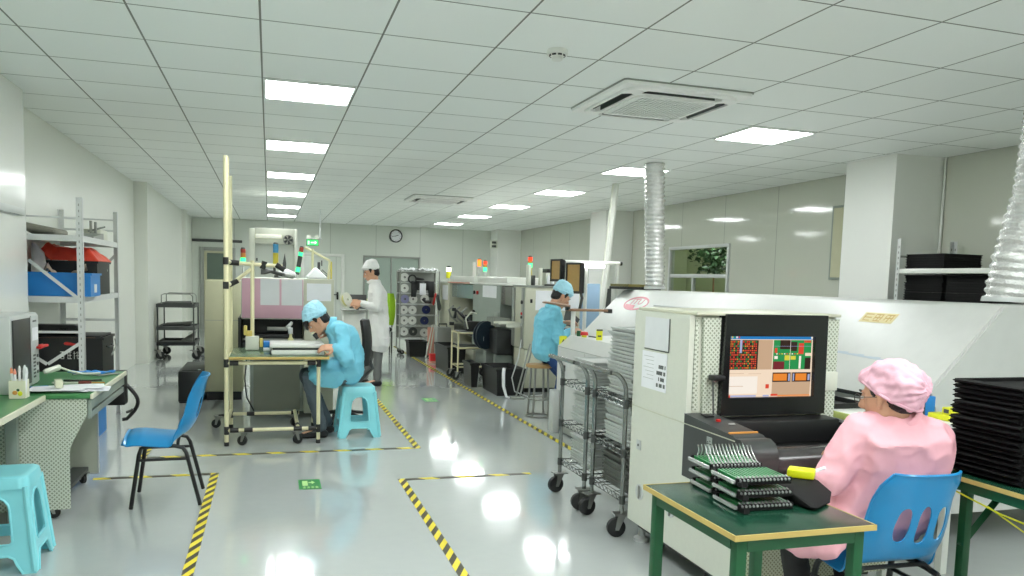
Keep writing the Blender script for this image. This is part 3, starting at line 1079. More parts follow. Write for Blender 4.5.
t = open_bin('tool_crate', 'big black crate with white characters and orange rim on the rack', 'crate', -1.98, -1.345, 7.315, 7.80, .4425, .885, M_black)
m = MB(); m.box(-1.97, -1.36, 7.32, 7.79, .904, .918, .004)
m.mi = 1; m.box(-1.85, -1.40, 7.321, 7.324, .885, .9035)
m.build('lid', [M_black, M_orange], t)
m = MB()
for i in range(3):
    x = -1.665 + i * .05
    z = .725
    if i == 0:
        bars = ((0, .034, .058, .063), (.004, .03, .04, .045), (.004, .008, 0, .04), (.026, .03, 0, .04), (.004, .03, .018, .023), (.004, .03, 0, .005), (.012, .022, .045, .058))
    elif i == 1:
        bars = ((0, .034, .055, .06), (.006, .01, 0, .055), (.006, .034, .028, .033), (.006, .036, 0, .005), (.022, .026, .005, .055))
    else:
        bars = ((.004, .008, 0, .063), (0, .016, .045, .049), (.02, .036, .05, .055), (.026, .030, 0, .063), (.018, .038, .025, .03), (.03, .04, 0, .005))
    for a in bars:
        m.box(x + a[0], x + a[1], 7.3125, 7.3145, z + a[2], z + a[3])
m.build('lettering', M_white, t)
m = MB(); m.hull([((-1.61, 7.306, .855), (.025, .006, .014)), ((-1.56, 7.306, .845), (.045, .005, .007))])
m.build('red_tag', M_redpl, t)
m = MB(); m.tube([(-1.338, 7.45, .82), (-1.325, 7.47, .81), (-1.325, 7.66, .81), (-1.338, 7.68, .82)], .009, 8)
m.mi = 1; m.tube([(-1.328, 7.78, .86), (-1.31, 7.74, .80), (-1.31, 7.5, .74)], .006, 6)
m.build('handle', [M_darkgrey, M_grey], t)
t = thing('rolled_pouch', 'low black rounded pouch on the lid of the big black crate', 'pouch', (-1.68, 7.55, .92))
m = MB(); m.hull([((-1.90, 7.42, .965), (.045, .05, .045)), ((-1.58, 7.42, .965), (.05, .05, .042)), ((-1.60, 7.66, .96), (.04, .05, .04)), ((-1.9, 7.66, .96), (.04, .05, .04))])
m.build('body', M_blackgloss, t)
t = open_bin('plastic_tub', 'blue plastic tub low down on the floor under the white rack', 'tub', -1.95, -1.44, 7.33, 7.95, .002, .36, M_bin)

# grey box imitating a lamp reflection in the glossy near column
m = MB(); m.box(-1.839, -1.80, 6.2, 6.95, 1.875, 1.93, .004)
tag(m.build('wall_reflection_box', M_galv), 'short grey box imitating a lamp reflection on the near left column', 'reflection')


# ------------------------------------------------------------------ plastic stools
def stool(name, label, loc, rz, group):
    t = thing(name, label, 'stool', (0, 0, 0), 0, group)
    H, tw, bw = .47, .145, .19
    m = MB()
    P = []
    for sx, sy, a0 in ((1, 1, 0), (-1, 1, PI / 2), (-1, -1, PI), (1, -1, 1.5 * PI)):
        for i in range(6):
            a = a0 + i / 5 * PI / 2
            P.append((sx * .105 + .045 * math.cos(a), sy * .105 + .045 * math.sin(a)))
    for s, z in ((.9, H), (.97, H - .004), (1.0, H - .012), (1.03, H - .05), (1.0, H - .055)):
        pass
    rings = []
    for s, z in ((.75, H - .002), (.92, H), (.985, H - .006), (1.005, H - .016), (1.045, H - .058), (.99, H - .058)):
        rings.append([m.v((p[0] * s, p[1] * s, z)) for p in P])
    n = len(P)
    for A, B in zip(rings, rings[1:]):
        for i in range(n):
            m.f([A[i], A[(i + 1) % n], B[(i + 1) % n], B[i]])
    m.f(rings[0])
    m.f(rings[-1][::-1])
    m.build('seat', M_cyan, t)
    # one sloping side with a round-topped window and an arch between the feet
    hgt = H - .05
    slope = math.atan2(bw - tw, hgt)
    L = hgt / math.cos(slope)

    def half(z):
        return tw + (bw - tw) * (1 - z / L)
    out = [(-half(0), 0), (-half(0) + .055, 0), (-.108, .045), (-.095, .075), (-.07, .09), (.07, .09), (.095, .075), (.108, .045), (half(0) - .055, 0), (half(0), 0), (half(L), L), (-half(L), L)]
    win = []
    for i in range(9):
        a = PI - PI * i / 8
        win.append((.075 * math.cos(a), .31 + .07 * math.sin(a)))
    win += [(.088, .16), (.075, .145), (-.075, .145), (-.088, .16)]
    for k in range(4):
        R = RZ(k * PI / 2) @ Matrix(((1, 0, 0, 0), (0, math.sin(slope), -math.cos(slope), -bw), (0, math.cos(slope), math.sin(slope), 0), (0, 0, 0, 1)))
        m = MB()
        m.plate(out, [win[::-1]], R, -.012)
        m.tube([R @ Vector((p[0], p[1], 0.0)) for p in win], .006, 6, closed=True)
        m.tube([R @ Vector((p[0], p[1], 0.0)) for p in out[1:9]], .006, 6)
        m.build('side_panel', M_cyan, t)
        m = MB(RZ(k * PI / 2))
        m.tube([(-bw + .006, -bw + .006, 0.012), (-tw + .004, -tw + .004, hgt)], [.016, .016], 8)
        m.build('leg', M_cyan, t)
    t.location = loc
    t.rotation_euler = (0, 0, rz)
    return t


st = stool('plastic_stool', 'turquoise plastic stool at the near left, cut by the photo edge', (-1.275, 4.385, 0), .03, 'turquoise plastic stools')
st2 = copy_tree(st)
st2.location = (.79, 7.38, 0)
st2.rotation_euler = (0, 0, .03)
st2['label'] = 'turquoise plastic stool under the man in blue at the bench'


# ------------------------------------------------------------------ shell chairs
def shell_chair(label, loc, rz, group):
    """moulded seat facing local +y on a black tube frame"""
    t = thing('shell_chair', label, 'chair', (0, 0, 0), 0, group)
    prof = [(.238, .425), (.226, .452), (.16, .462), (.05, .448), (-.06, .436), (-.13, .448), (-.172, .495), (-.202, .57), (-.228, .68), (-.252, .79), (-.262, .815)]
    cum = [0]
    for a, b in zip(prof, prof[1:]):
        cum.append(cum[-1] + math.dist(a, b))

    def pr(u):
        s = u * cum[-1]
        for i in range(len(prof) - 1):
            if s <= cum[i + 1] + 1e-9:
                q = (s - cum[i]) / (cum[i + 1] - cum[i])
                a, b = prof[i], prof[i + 1]
                return a[0] + (b[0] - a[0]) * q, a[1] + (b[1] - a[1]) * q
        return prof[-1]

    def width(u):
        if u < .06:
            return .185 + .02 * (u / .06)
        if u < .5:
            return .205
        if u < .94:
            return .205 - .03 * (u - .5) / .44
        return .175 - .028 * (u - .94) / .06

    def fn(u, v):
        us = 0.5 * (pr(max(0, u - .03))[0] + pr(min(1, u + .03))[0]), 0.5 * (pr(max(0, u - .03))[1] + pr(min(1, u + .03))[1])
        s = 2 * v - 1
        w = width(u)
        if u < .04 or u > .97:
            us = pr(u)
        cup = abs(s) ** 3.2
        k = min(1, max(0, (u - .34) / .22))
        k = k * k * (3 - 2 * k)
        top = 1 - .45 * max(0, (u - .85) / .15)
        return (w * s, us[0] + k * .085 * cup * top, us[1] - (1 - k) * .055 * cup * min(1, u / .08 + .35))

    def slot(u, v):
        s = 2 * v - 1
        for c in (-.45, 0, .45):
            a = (s - c * (1.0 - .12 * (u - .7))) / (.15 if c == 0 else .15)
            b = (u - .735) / (.105 if c == 0 else .095)
            if abs(a) ** 2.6 + abs(b) ** 3 < 1:
                return True
        return False
    m = MB()
    m.grid(fn, 84, 72, -.005, slot)
    o = m.build('shell', M_blue, t)
    m = MB()
    m.tube([fn(i / 30, 0) for i in range(31)], .005, 6)
    m.tube([fn(i / 30, 1) for i in range(31)], .005, 6)
    m.tube([fn(1, i / 12) for i in range(13)], .006, 6)
    m.tube([fn(0, i / 12) for i in range(13)], .005, 6)
    m.build('rim', M_blue, t)
    for sx in (-1, 1):
        m = MB()
        m.tube([(sx * .205, .19, 0.004), (sx * .185, .142, .34), (sx * .18, .13, .378), (sx * .175, .09, .390), (sx * .175, -.06, .386), (sx * .18, -.11, .374), (sx * .185, -.13, .34), (sx * .2, -.21, 0.004)], .0125, 8)
        m.build('leg', M_black, t)
        m = MB()
        m.tube([(sx * .19, .158, .305), (sx * .19, -.138, .305)], .009, 8)
        m.build('stretcher', M_black, t)
    m = MB()
    MB().tube([(-.175, .08, .390), (-.14, .08, .424), (.14, .08, .424), (.175, .08, .390)], .0095, 8).build('seat_rail', M_black, t)
    MB().tube([(-.175, -.08, .386), (-.14, -.08, .412), (.14, -.08, .412), (.175, -.08, .386)], .0095, 8).build('seat_rail', M_black, t)
    t.location = loc
    t.rotation_euler = (0, 0, rz)
    return t


ch = shell_chair('blue shell chair standing empty on the tape corner at left', (-.635, 5.43, 0), PI / 2 + .03, 'blue shell chairs')
ch2 = copy_tree(ch)
ch2.location = (2.335, 2.47, 0)
ch2.rotation_euler = (0, 0, -.04)
ch2['label'] = 'blue shell chair with slotted back under the woman in pink'
# ------------------------------------------------------------------ repair bench of ivory pipes
def joint(m, p, d, L=.07, r=.021):
    d = Vector(d).normalized() * L / 2
    p = Vector(p)
    m.cyl(p - d, p + d, r, n=12)


BX0, BX1, BY0, BY1, BZ = -.335, .415, 7.03, 7.86, .735
t = thing('repair_bench', 'green-topped repair bench of ivory pipes with black joints and casters', 'workbench', (.05, 7.45, 0))
m = MB(); m.box(-.325, .495, 7.0, 7.9, .752, .770, .002)
m.build('worktop', mat('bench_green_top', (84, 112, 84), 0.22, var=.1, nscale=3), t)
m = MB(); m.box(-.327, .497, 6.985, 6.9995, .748, .7705, .002); m.box(.4955, .505, 6.985, 7.9, .748, .7705, .002)
m.build('edge_band', M_edge, t)
for x in (BX0, BX1):
    for y in (BY0, BY1):
        m = MB()
        tall = (x == BX0)
        top = {(BX0, BY0): 2.45, (BX0, BY1): 2.38}.get((x, y), BZ + .01)
        if x == BX0:
            xo = x - .013
        else:
            xo = x
        m.cyl((xo, y, .028), (xo, y, top), .0165 if not tall else .0185, n=12)
        if tall and y == BY0:
            m.box(xo + .017, xo + .028, y - .004, y + .004, .8, 2.44)
        m.build('post', M_pipe, t)
        m = MB(); m.cyl((xo, y, 0.001), (xo, y, .035), .02, n=12)
        m.build('foot', M_black, t)
for a, b in (((BX0, BY0, BZ - .02), (BX1, BY0, BZ - .02)), ((BX0, BY1, BZ - .02), (BX1, BY1, BZ - .02)), ((BX0 - .013, BY0, BZ - .02), (BX0 - .013, BY1, BZ - .02))):
    MB().cyl(a, b, .0155, n=12).build('top_rail', M_pipe, t)
for a, b in (((BX0, BY0, .135), (BX1, BY0, .135)), ((BX0, BY1, .135), (.28, BY1, .135)), ((.24, BY0 + .01, .155), (.24, BY1, .155)), ((BX0 - .013, BY0, .17), (BX0 - .013, BY1, .17))):
    MB().cyl(a, b, .0165, n=12).build('bottom_rail', M_pipe, t)
for p, d in (((BX0 - .013, BY0, .715), (0, 0, 1)), ((BX1, BY0, .715), (0, 0, 1)), ((BX0 - .013, BY0, .135), (0, 0, 1)), ((BX1, BY0, .135), (0, 0, 1)), ((BX0 + .05, BY0, .715), (1, 0, 0)), ((BX1 - .06, BY0, .715), (1, 0, 0)), ((BX0 + .05, BY0, .135), (1, 0, 0)), ((BX1 - .05, BY0, .135), (1, 0, 0)), ((-.17, BY0, .135), (1, 0, 0)), ((.24, BY0, .135), (1, 0, 0)), ((-.17, BY1, .135), (1, 0, 0)), ((.24, BY1, .135), (1, 0, 0)), ((.24, BY0 + .05, .155), (0, 1, 0)), ((BX0 - .013, BY1, .135), (0, 0, 1))):
    m = MB(); joint(m, p, d)
    m.build('pipe_joint', M_joint, t)
for x, y, a in ((-.2, BY0, 2.7), (.22, BY0, .5), (-.46, BY1 + .02, 2.9), (.22, BY1, .6)):
    caster(t, x, y, .118, .042, a)
m = MB(); m.cyl((-.46, BY1 + .02, .118), (BX0, BY1, .135), .012, n=8)
m.build('outrigger', M_joint, t)
# overhead arm of the bench
PX2 = -.15
m = MB(); m.cyl((PX2, 7.72, .772), (PX2, 7.72, 1.60), .018, n=12)
m.build('post', M_pipe, t)
for a, b in (((BX0 - .013, 7.72, 1.575), (.12, 7.72, 1.555)), ((BX0 - .013, BY0, 1.58), (BX0 - .013, BY1, 1.58)), ((BX0, 7.72, 1.375), (PX2 - .01, 7.72, 1.52)), ((BX0 - .013, BY0, 1.375), (BX0 - .013, BY1, 1.375))):
    MB().cyl(a, b, .0175, n=12).build('overhead_arm', M_pipe, t)
for a in (((BX0 - .013, BY0, 1.58), (0, 0, 1), .06, .024), ((BX0 + .02, 7.72, 1.575), (1, 0, -.05), .1, .025), ((PX2 + .10, 7.72, 1.56), (.3, 0, 1), .075, .026), ((BX0 - .013, BY0, 1.375), (0, 0, 1), .06, .024), ((BX0 + .02, 7.72, 1.39), (.9, 0, .5), .09, .024), ((.10, 7.72, 1.545), (1, 0, -.6), .09, .026)):
    m = MB(); joint(m, *a)
    m.build('pipe_joint', M_joint, t)
# gloves and a bag resting over the arm, a cleaning box on the post
t = thing('work_glove', 'dark grey work glove stretched out under the overhead arm', 'glove', (.1, 7.66, 1.47))
m = MB()
m.hull([((.04, 7.8, 1.500), (.04, .03, .016)), ((.13, 7.8, 1.475), (.05, .03, .018))])
for i in range(4):
    m.tube([(.03, 7.785 + i * .012, 1.505), (-.04, 7.77 + i * .018, 1.502 + .012 * (i - 1.5)), (-.075, 7.765 + i * .02, 1.498 + .012 * (i - 1.5))], [.011, .010, .006], 8)
m.tube([(.05, 7.78, 1.51), (.045, 7.77, 1.55), (.05, 7.77, 1.565)], [.012, .010, .008], 8)
m.build('fingers', M_darkgrey, t)
m = MB(); m.hull([((.13, 7.8, 1.475), (.03, .03, .02)), ((.21, 7.8, 1.462), (.03, .03, .022))])
m.mi = 0
m.build('cuff', M_grey, t)
m = MB(); m.tube([(.05, 7.765, 1.55), (.052, 7.744, 1.555)], .004, 6)
m.build('hook', M_grey, t)
t = thing('parts_box', 'cream and yellow parts box strapped to the bench post', 'box', (-.15, 7.68, .85))
m = MB(); m.box(-.21, -.09, 7.62, 7.695, .772, .90, .008)
m.build('body', M_offwhite, t)
m = MB(); m.box(-.225, -.195, 7.6, 7.69, .91, 1.0, .01); m.box(-.205, -.15, 7.62, 7.69, .9005, .95, .006); m.box(-.085, -.055, 7.61, 7.69, .80, .88, .006)
m.build('yellow_insert', mat('pale_yellow_card', (220, 200, 110), 0.5), t)
m = MB(); m.box(-.05, .015, 7.55, 7.68, .802, .855, .006)
m.mi = 1; m.box(-.052, .02, 7.54, 7.69, .7715, .80, .004)
tag(m.build('blue_box', [M_bin, M_paper]), 'small blue and white box at the back of the repair bench', 'box')
# white tray being repaired, with a nozzle bottle behind
t = thing('white_tray', 'white machine part tray on the repair bench under the hands', 'tray', (.25, 7.35, .77))
m = MB()
m.box(.02, .47, 7.16, 7.56, .7715, .815, .006)
m.box(.005, .475, 7.15, 7.57, .835, .868, .006)
m.build('body', M_white, t)
m = MB(); m.box(.03, .46, 7.165, 7.555, .815, .835)
m.build('slot', M_darkgrey, t)
t = thing('spray_bottle', 'small silver nozzle bottle behind the white tray', 'bottle', (.19, 7.66, .77))
m = MB(); m.lathe([(0, 0), (.03, 0), (.03, .07), (.026, .1), (.013, .12), (.013, .15), (0, .15)], (.195, 7.68, .7715), 16)
m.build('body', mat('straw_liquid', (200, 196, 140), 0.3), t)
m = MB(); m.tube([(.195, 7.68, .9215), (.19, 7.68, .97), (.17, 7.68, .985), (.20, 7.68, 1.02), (.205, 7.68, 1.035)], [.022, .026, .022, .016, .012], 10)
m.build('nozzle', M_galv, t)

# ------------------------------------------------------------------ office chair behind the man in blue
t = thing('office_chair', 'black padded office chair behind the man in blue', 'chair', (1.05, 8.9, 0), 0)
m = MB(T(.97, 8.0, 0) @ RZ(1.45))
m.grid(lambda u, v: ((u - .5) * .36 * (1 - .25 * abs(2 * v - 1) ** 3), .07 * (2 * u - 1) ** 2 - .03 * math.sin(PI * v), .58 + .47 * v), 16, 18, .035)
m.build('backrest', M_black, t)
m = MB(T(.97, 8.0, 0) @ RZ(1.45)); m.hull([((-.19, .1, .47), (.03, .03, .03)), ((.19, .1, .47), (.03, .03, .03)), ((.17, .45, .47), (.04, .04, .03)), ((-.17, .45, .47), (.04, .04, .03))])
m.build('seat', M_black, t)
m = MB(T(.97, 8.0, 0) @ RZ(1.45)); m.tube([(0, .02, .7), (0, -.04, .55), (0, .08, .43), (0, .25, .42)], .02, 8); m.cyl((0, .27, .44), (0, .27, .1), .025, n=12)
m.build('column', M_darkgrey, t)
for i in range(5):
    a = i * 2 * PI / 5 + .3
    m = MB(T(.97, 8.0, 0) @ RZ(1.45) @ T(0, .27, 0))
    m.tube([(0, 0, .12), (.27 * math.cos(a), .27 * math.sin(a), .07)], [.022, .014], 8)
    m.ell((.27 * math.cos(a), .27 * math.sin(a), .0285), (.022, .022, .028), 10)
    m.build('base_leg', M_black, t)

# ------------------------------------------------------------------ stencil printer behind the bench
t = thing('solder_printer', 'pale machine with pink panel and two white sheets behind the repair bench', 'machine', (.2, 8.9, 0))
m = MB()
m.box(-.27, .645, 8.35, 9.35, 1.02, 1.44, .01)          # upper housing
m.box(-.27, .645, 8.75, 9.35, .62, 1.015, .004)
m.build('housing', M_offwhite, t)
m = MB(); m.box(-.262, .335, 8.334, 8.349, 1.03, 1.432, .003)
m.build('pink_cover', M_pink, t)
m = MB(); m.box(.343, .642, 8.334, 8.349, .93, 1.44, .003)
m.build('side_cover', M_beige, t)
m = MB(); m.box(-.265, .34, 8.36, 8.74, .70, .78, .004); m.box(-.30, -.272, 8.345, 9.3, .62, 1.03)
m.box(-.2, .25, 8.45, 8.6, .80, .86, .01); m.box(.05, .2, 8.5, 8.6, .87, .93, .01)
m.box(-.265, .34, 8.70, 8.748, .78, 1.02)
m.build('print_bay', M_black, t)
m = MB(); m.box(-.02, .18, 8.42, 8.5, .90, .935, .004); m.box(-.1, .3, 8.36, 8.375, .80, .815)
m.cyl((-.26, 8.4, .81), (.34, 8.4, .81), .008, n=8)
m.build('squeegee', M_grey, t)
m = MB(); m.box(-.19, .345, 8.5, 9.3, .04, .70, .01)
m.mi = 1; m.box(-.155, .31, 8.494, 8.4995, .06, .60)
m.build('base_cabinet', [M_greengrey, mat('base_door', (118, 122, 108), .5)], t)
m = MB(); m.box(.345, .645, 8.36, 9.3, .04, .925, .01)
m.build('side_cabinet', M_beige, t)
for x in (-.15, .6):
    for y in (8.55, 9.25):
        m = MB(); m.cyl((x, y, 0), (x, y, .04), .03, n=10)
        m.build('foot', M_darkgrey, t)
m = MB()
for a in ((-.085, .10, 1.165, 1.43), (.12, .325, 1.165, 1.43)):
    m = MB(); m.box(a[0], a[1], 8.3315, 8.3335, a[2], a[3])
    m.build('notice_sheet', M_greypaper, t)
m = MB(); m.box(.37, .615, 8.3315, 8.3335, 1.215, 1.395)
m.build('notice_sheet', M_paper, t)
m = MB(); m.tube([(-.22, 8.47, .62), (-.24, 8.47, .4), (-.22, 8.46, .2), (-.15, 8.46, .06)], .008, 6)
m.build('cable', M_black, t)


def tower_lamp(label, x, y, z, segs, r=.022, tilt=0.0, pole=.12, group='signal towers on the machines'):
    """stacked signal light: segs from bottom to top as (material, height)"""
    t = thing('signal_tower', label, 'signal light', (x, y, z), 0, group)
    M = T(x, y, z) @ RY(tilt)
    m = MB(M); m.cyl((0, 0, 0), (0, 0, pole), r * .35, n=8); m.cyl((0, 0, 0), (0, 0, .012), r * 1.1, n=12)
    po = m.build('pole', M_galv, t)
    h = pole + .001
    for mm, dz in segs:
        m = MB(M); m.lathe([(0, h), (r, h), (r, h + dz - .003), (r * .9, h + dz - .001), (0, h + dz - .001)], n=14)
        m.build('lens', mm, po)
        h += dz
    m = MB(M); m.lathe([(0, h), (r * .95, h), (r * .7, h + r * .6), (0, h + r * .7)], n=14)
    m.build('cap', M_darkgrey, po)
    return t


ZP = 1.441
tower_lamp('blue over yellow unlit signal tower on the pink-panelled machine', .065, 8.6, ZP, [(M_off_y, .14), (M_off_b, .09)], .028, 0, .12)
tower_lamp('leaning signal tower with glowing green and red ends on the pale machine', .275, 8.6, ZP, [(M_darkgrey, .03), (M_led_g, .05), (M_darkgrey, .12), (M_led_g, .04), (M_off_r, .05)], .022, .16, .04)
tower_lamp('small signal tower with green lamp behind the ivory posts', -.26, 8.7, ZP, [(M_led_g, .06), (M_off_o, .05), (M_off_r, .04)], .026, 0, .14)
m = MB(); m.prism([(.11, ZP + .001), (.16, ZP + .001), (.17, ZP + .15), (.155, ZP + .26), (.135, ZP + .16)], 'y', 8.51, 8.535); m.box(.05, .22, 8.50, 8.55, ZP + .001, ZP + .03, .004)
tag(m.build('dark_gauge', M_darkgrey), 'dark upright bracket beside the blue and yellow signal tower', 'bracket')
t = thing('white_bag', 'small white bag bundled on top of the pink-panelled machine', 'bag', (.15, 8.5, ZP))
m = MB(); m.hull([((.12, 8.45, ZP + .045), .04), ((.24, 8.45, ZP + .035), .03), ((.18, 8.46, ZP + .055), .04)])
m.build('body', M_paper, t)
t = thing('clear_bag', 'crumpled clear bag on the right part of the pale machine', 'bag', (.45, 8.6, ZP))
m = MB(); m.hull([((.40, 8.6, ZP + .02), (.03, .05, .018)), ((.55, 8.6, ZP + .02), (.04, .05, .018)), ((.47, 8.6, ZP + .09), (.03, .03, .03))])
m.build('body', M_paper, t)
t = thing('sensor_gantry', 'ivory sloping frame with yellow edge on the right of the pale machine', 'frame', (.52, 8.7, ZP))
m = MB(); m.cyl((.445, 8.7, ZP + .001), (.445, 8.7, 1.76), .014, n=10); m.cyl((.36, 8.7, 1.775), (.625, 8.7, 1.64), .013, n=10); m.cyl((.61, 8.7, ZP + .001), (.625, 8.7, 1.64), .014, n=10)
m.build('frame', M_pipe, t)
m = MB(); m.box(.632, .648, 8.69, 8.71, ZP + .001, 1.63, .003)
m.build('yellow_strip', M_off_y, t)
m = MB(); m.tube([(.60, 8.7, ZP + .03), (.55, 8.7, ZP + .06), (.53, 8.7, ZP + .09)], .008, 6); m.cbox(.51, 8.7, ZP + .14, .03, .03, .08, .005); m.cbox(.54, 8.7, ZP + .17, .012, .02, .06, .003); m.cyl((.545, 8.7, ZP + .1), (.60, 8.7, ZP + .05), .005, n=6)
m.build('camera_head', M_darkgrey, t)
# long dark handle with green lamp laid on bin: black box and olive cabinet left of the printer
t = thing('storage_cabinet', 'tall olive-beige steel cabinet left of the repair bench', 'cabinet', (-.55, 10.0, 0))
m = MB(); m.box(-.71, -.29, 9.6, 10.3, .10, 1.39, .008)
m.build('body', M_olive, t)
for xa in (-.70, -.495):
    m = MB(); m.box(xa, xa + .195, 9.588, 9.5995, .115, 1.38, .003)
    m.mi = 1
    m.box(xa, xa + .195, 9.5865, 9.5881, .93, .936)
    m.build('door', [M_olive, M_grey], t)
m = MB()
m.box(-.69, -.31, 9.64, 10.28, 0, .10)
m.build('plinth', M_black, t)
t = thing('equipment_box', 'black box standing on the floor left of the olive cabinet', 'box', (-.9, 9.8, 0))
m = MB(); m.box(-.98, -.72, 9.45, 10.5, .012, .36, .012)
m.build('body', M_black, t)
m = MB(); m.box(-.94, -.74, 9.5, 10.4, .3605, .368, .003); m.mi = 1; m.cbox(-.76, 9.5, .372, .03, .02, .004)
m.build('lid', [M_black, M_paper], t)
m = MB(); m.box(-.97, -.73, 9.46, 10.49, 0, .0115)
m.build('base', M_black, t)

# far cart with dark shelves
t = thing('trolley', 'dark three-tier trolley far left by the back of the left wall', 'trolley', (-1.5, 14.3, 0))
m = MB()
for x in (-1.8, -1.36):
    for y in (13.55 + .30, 14.9):
        pass
XA, XB, YA, YB2 = -1.78, -1.22, 14.22, 15.1
for x in (XA, XB):
    for y in (YA, YB2):
        mm = MB(); mm.cyl((x, y, .14), (x, y, .93), .012, n=8)
        mm.build('post', M_darkgrey, t)
m.bm.free()
for z in (.26, .52, .90):
    m = MB()
    m.plate([(XA - .02, YA - .02), (XB + .02, YA - .02), (XB + .02, YB2 + .02), (XA - .02, YB2 + .02)], [[(XA, YA), (XB, YA), (XB, YB2), (XA, YB2)]], T(0, 0, z - .025), .06)
    m.box(XA, XB, YA, YB2, z - .012, z)
    m.build('shelf', M_darkgrey if z > .5 else M_black, t)
for y in (YA + .1, YB2 - .1):
    m = MB(); m.tube([(XA + .05, y, .93), (XA + .05, y, 1.08), (XA + .1, y, 1.1), (XB - .06, y, 1.1), (XB - .02, y, 1.06), (XB - .02, y, .93)], .009, 8)
    m.build('guard_rail', M_grey, t)
for x in (XA, XB):
    for y in (YA, YB2):
        caster(t, x, y, .16, .068, .4)
for i, (x, y, z, w, d, h, lab) in enumerate(((-1.5, 14.5, .937, .4, .4, .03, 'flat dark parts tray on the top tier of the far left trolley'), (-1.5, 14.6, .557, .42, .5, .05, 'dark tangled parts lying on the middle tier of the far left trolley'), (-1.34, 14.7, .297, .2, .4, .13, 'grey wedge carton on the bottom tier of the far left trolley'))):
    m = MB(T(x, y, z)); m.hull([((-w / 2, -d / 2, .008), .007), ((w / 2, -d / 2, .008), .007), ((w / 2, d / 2, h), .008), ((-w / 2 + (.1 if i == 2 else 0), d / 2, .02), .008)])
    tag(m.build(['parts_tray', 'cable_bundle', 'carton'][i], [M_darkgrey, M_black, M_grey][i]), lab, ['tray', 'parts', 'box'][i])

# white booth with a strip lamp and small fan, behind the printer
t = thing('cleaning_booth', 'tall white booth with strip lamp and round fan, far behind the pink-panelled machine', 'booth', (.1, 14.5, 0))
m = MB(); m.box(-.325, -.235, 14.0, 14.6, 0, 2.24, .006); m.box(.41, .46, 14.0, 14.6, 0, 2.25, .006); m.box(-.234, .409, 14.0, 14.6, 1.99, 2.25, .006)
m.build('frame', M_offwhite, t)
m = MB(); m.box(-.233, .408, 14.12, 14.16, 0, 1.989)
m.mi = 1; m.cbox(-.2, 14.11, 1.72, .025, .02, .05)
m.build('back_panel', [M_wb, M_darkgrey], t)
m = MB(); m.box(-.225, .20, 13.955, 13.999, 2.08, 2.145, .008)
m.build('strip_lamp', mat('strip_lamp_white', (240, 240, 226), .4, emit=(250, 250, 230), es=.25), t)
m = MB(); m.lathe([(.085, 0), (.085, .03), (.075, .03), (.075, 0)], (.31, 13.998, 2.065), 24, RX(PI / 2), closed=True); m.cyl((.31, 13.97, 2.065), (.31, 13.998, 2.065), .02, n=10)
fr_ = m.build('fan_ring', M_grey, t)
for i in range(5):
    m = MB()
    m.M = T(.31, 13.985, 2.065) @ RY(i * 2 * PI / 5)
    m.prism([(.012, -.01), (.07, -.03), (.072, .02), (.012, .01)], 'y', -.004, .004)
    m.build('fan_blade', M_darkgrey, fr_)

# hanging exit sign, clock
t = thing('exit_sign', 'glowing green exit sign hung on a rod from the far ceiling', 'exit sign', (.88, 17.0, CZ))
m = MB(); m.cyl((1.02, 17.0, 2.24), (1.02, 17.0, CZ - .001), .012, n=8); m.cyl((.74, 17.0, 2.24), (1.05, 17.0, 2.24), .012, n=8)
m.build('hanger', M_galv, t)
m = MB(); m.box(.74, .99, 16.97, 17.03, 2.09, 2.225, .008)
bd_ = m.build('body', M_darkgrey, t)
m = MB(); m.box(.75, .98, 16.962, 16.9695, 2.10, 2.215)
m.build('lit_face', lamp('exit_green', (60, 225, 110), .75), bd_)
m = MB()
m.box(.77, .80, 16.958, 16.961, 2.12, 2.19); m.prism([(.83, 2.145), (.91, 2.145), (.91, 2.12), (.95, 2.16), (.91, 2.195), (.91, 2.17), (.83, 2.17)], 'y', 16.958, 16.961)
m.build('pictogram', lamp('exit_white', (230, 255, 230), .9), t)
for i, x in enumerate((.79, .95)):
    m = MB(); m.lathe([(0, -.03), (.035, -.03), (.045, .03), (0, .032)], (x, 16.97, 2.27), 14, RX(PI / 2)); m.cyl((x, 17.0, 2.225), (x, 17.0, 2.26), .008, n=6)
    m.build('lamp_head', M_offwhite, t)
t = thing('wall_clock', 'round black-rimmed clock on the back wall', 'clock', (3.28, YB, 2.6))
m = MB(); m.lathe([(.175, 0), (.18, .02), (.17, .04), (.15, .035), (.15, .012), (.15, 0)], (3.28, YB - .001, 2.6), 36, RX(PI / 2), closed=True)
m.build('rim', M_black, t)
m = MB(); m.lathe([(0, 0), (.149, 0), (.149, .012), (0, .012)], (3.28, YB - .001, 2.6), 36, RX(PI / 2))
m.mi = 1
for i in range(12):
    m.M = T(3.28, YB - .0135, 2.6) @ RY(i * PI / 6)
    m.box(-.004, .004, -.001, .0005, .115, .138)
dl_ = m.build('dial', [M_paper, M_black], t)
for L, a, w in ((.075, 1.25, .007), (.115, -1.75, .005)):
    m = MB(T(3.28, YB - .017, 2.6) @ RY(a)); m.box(-w, w, -.001, .001, -.02, L)
    m.build('hand', M_black, dl_)
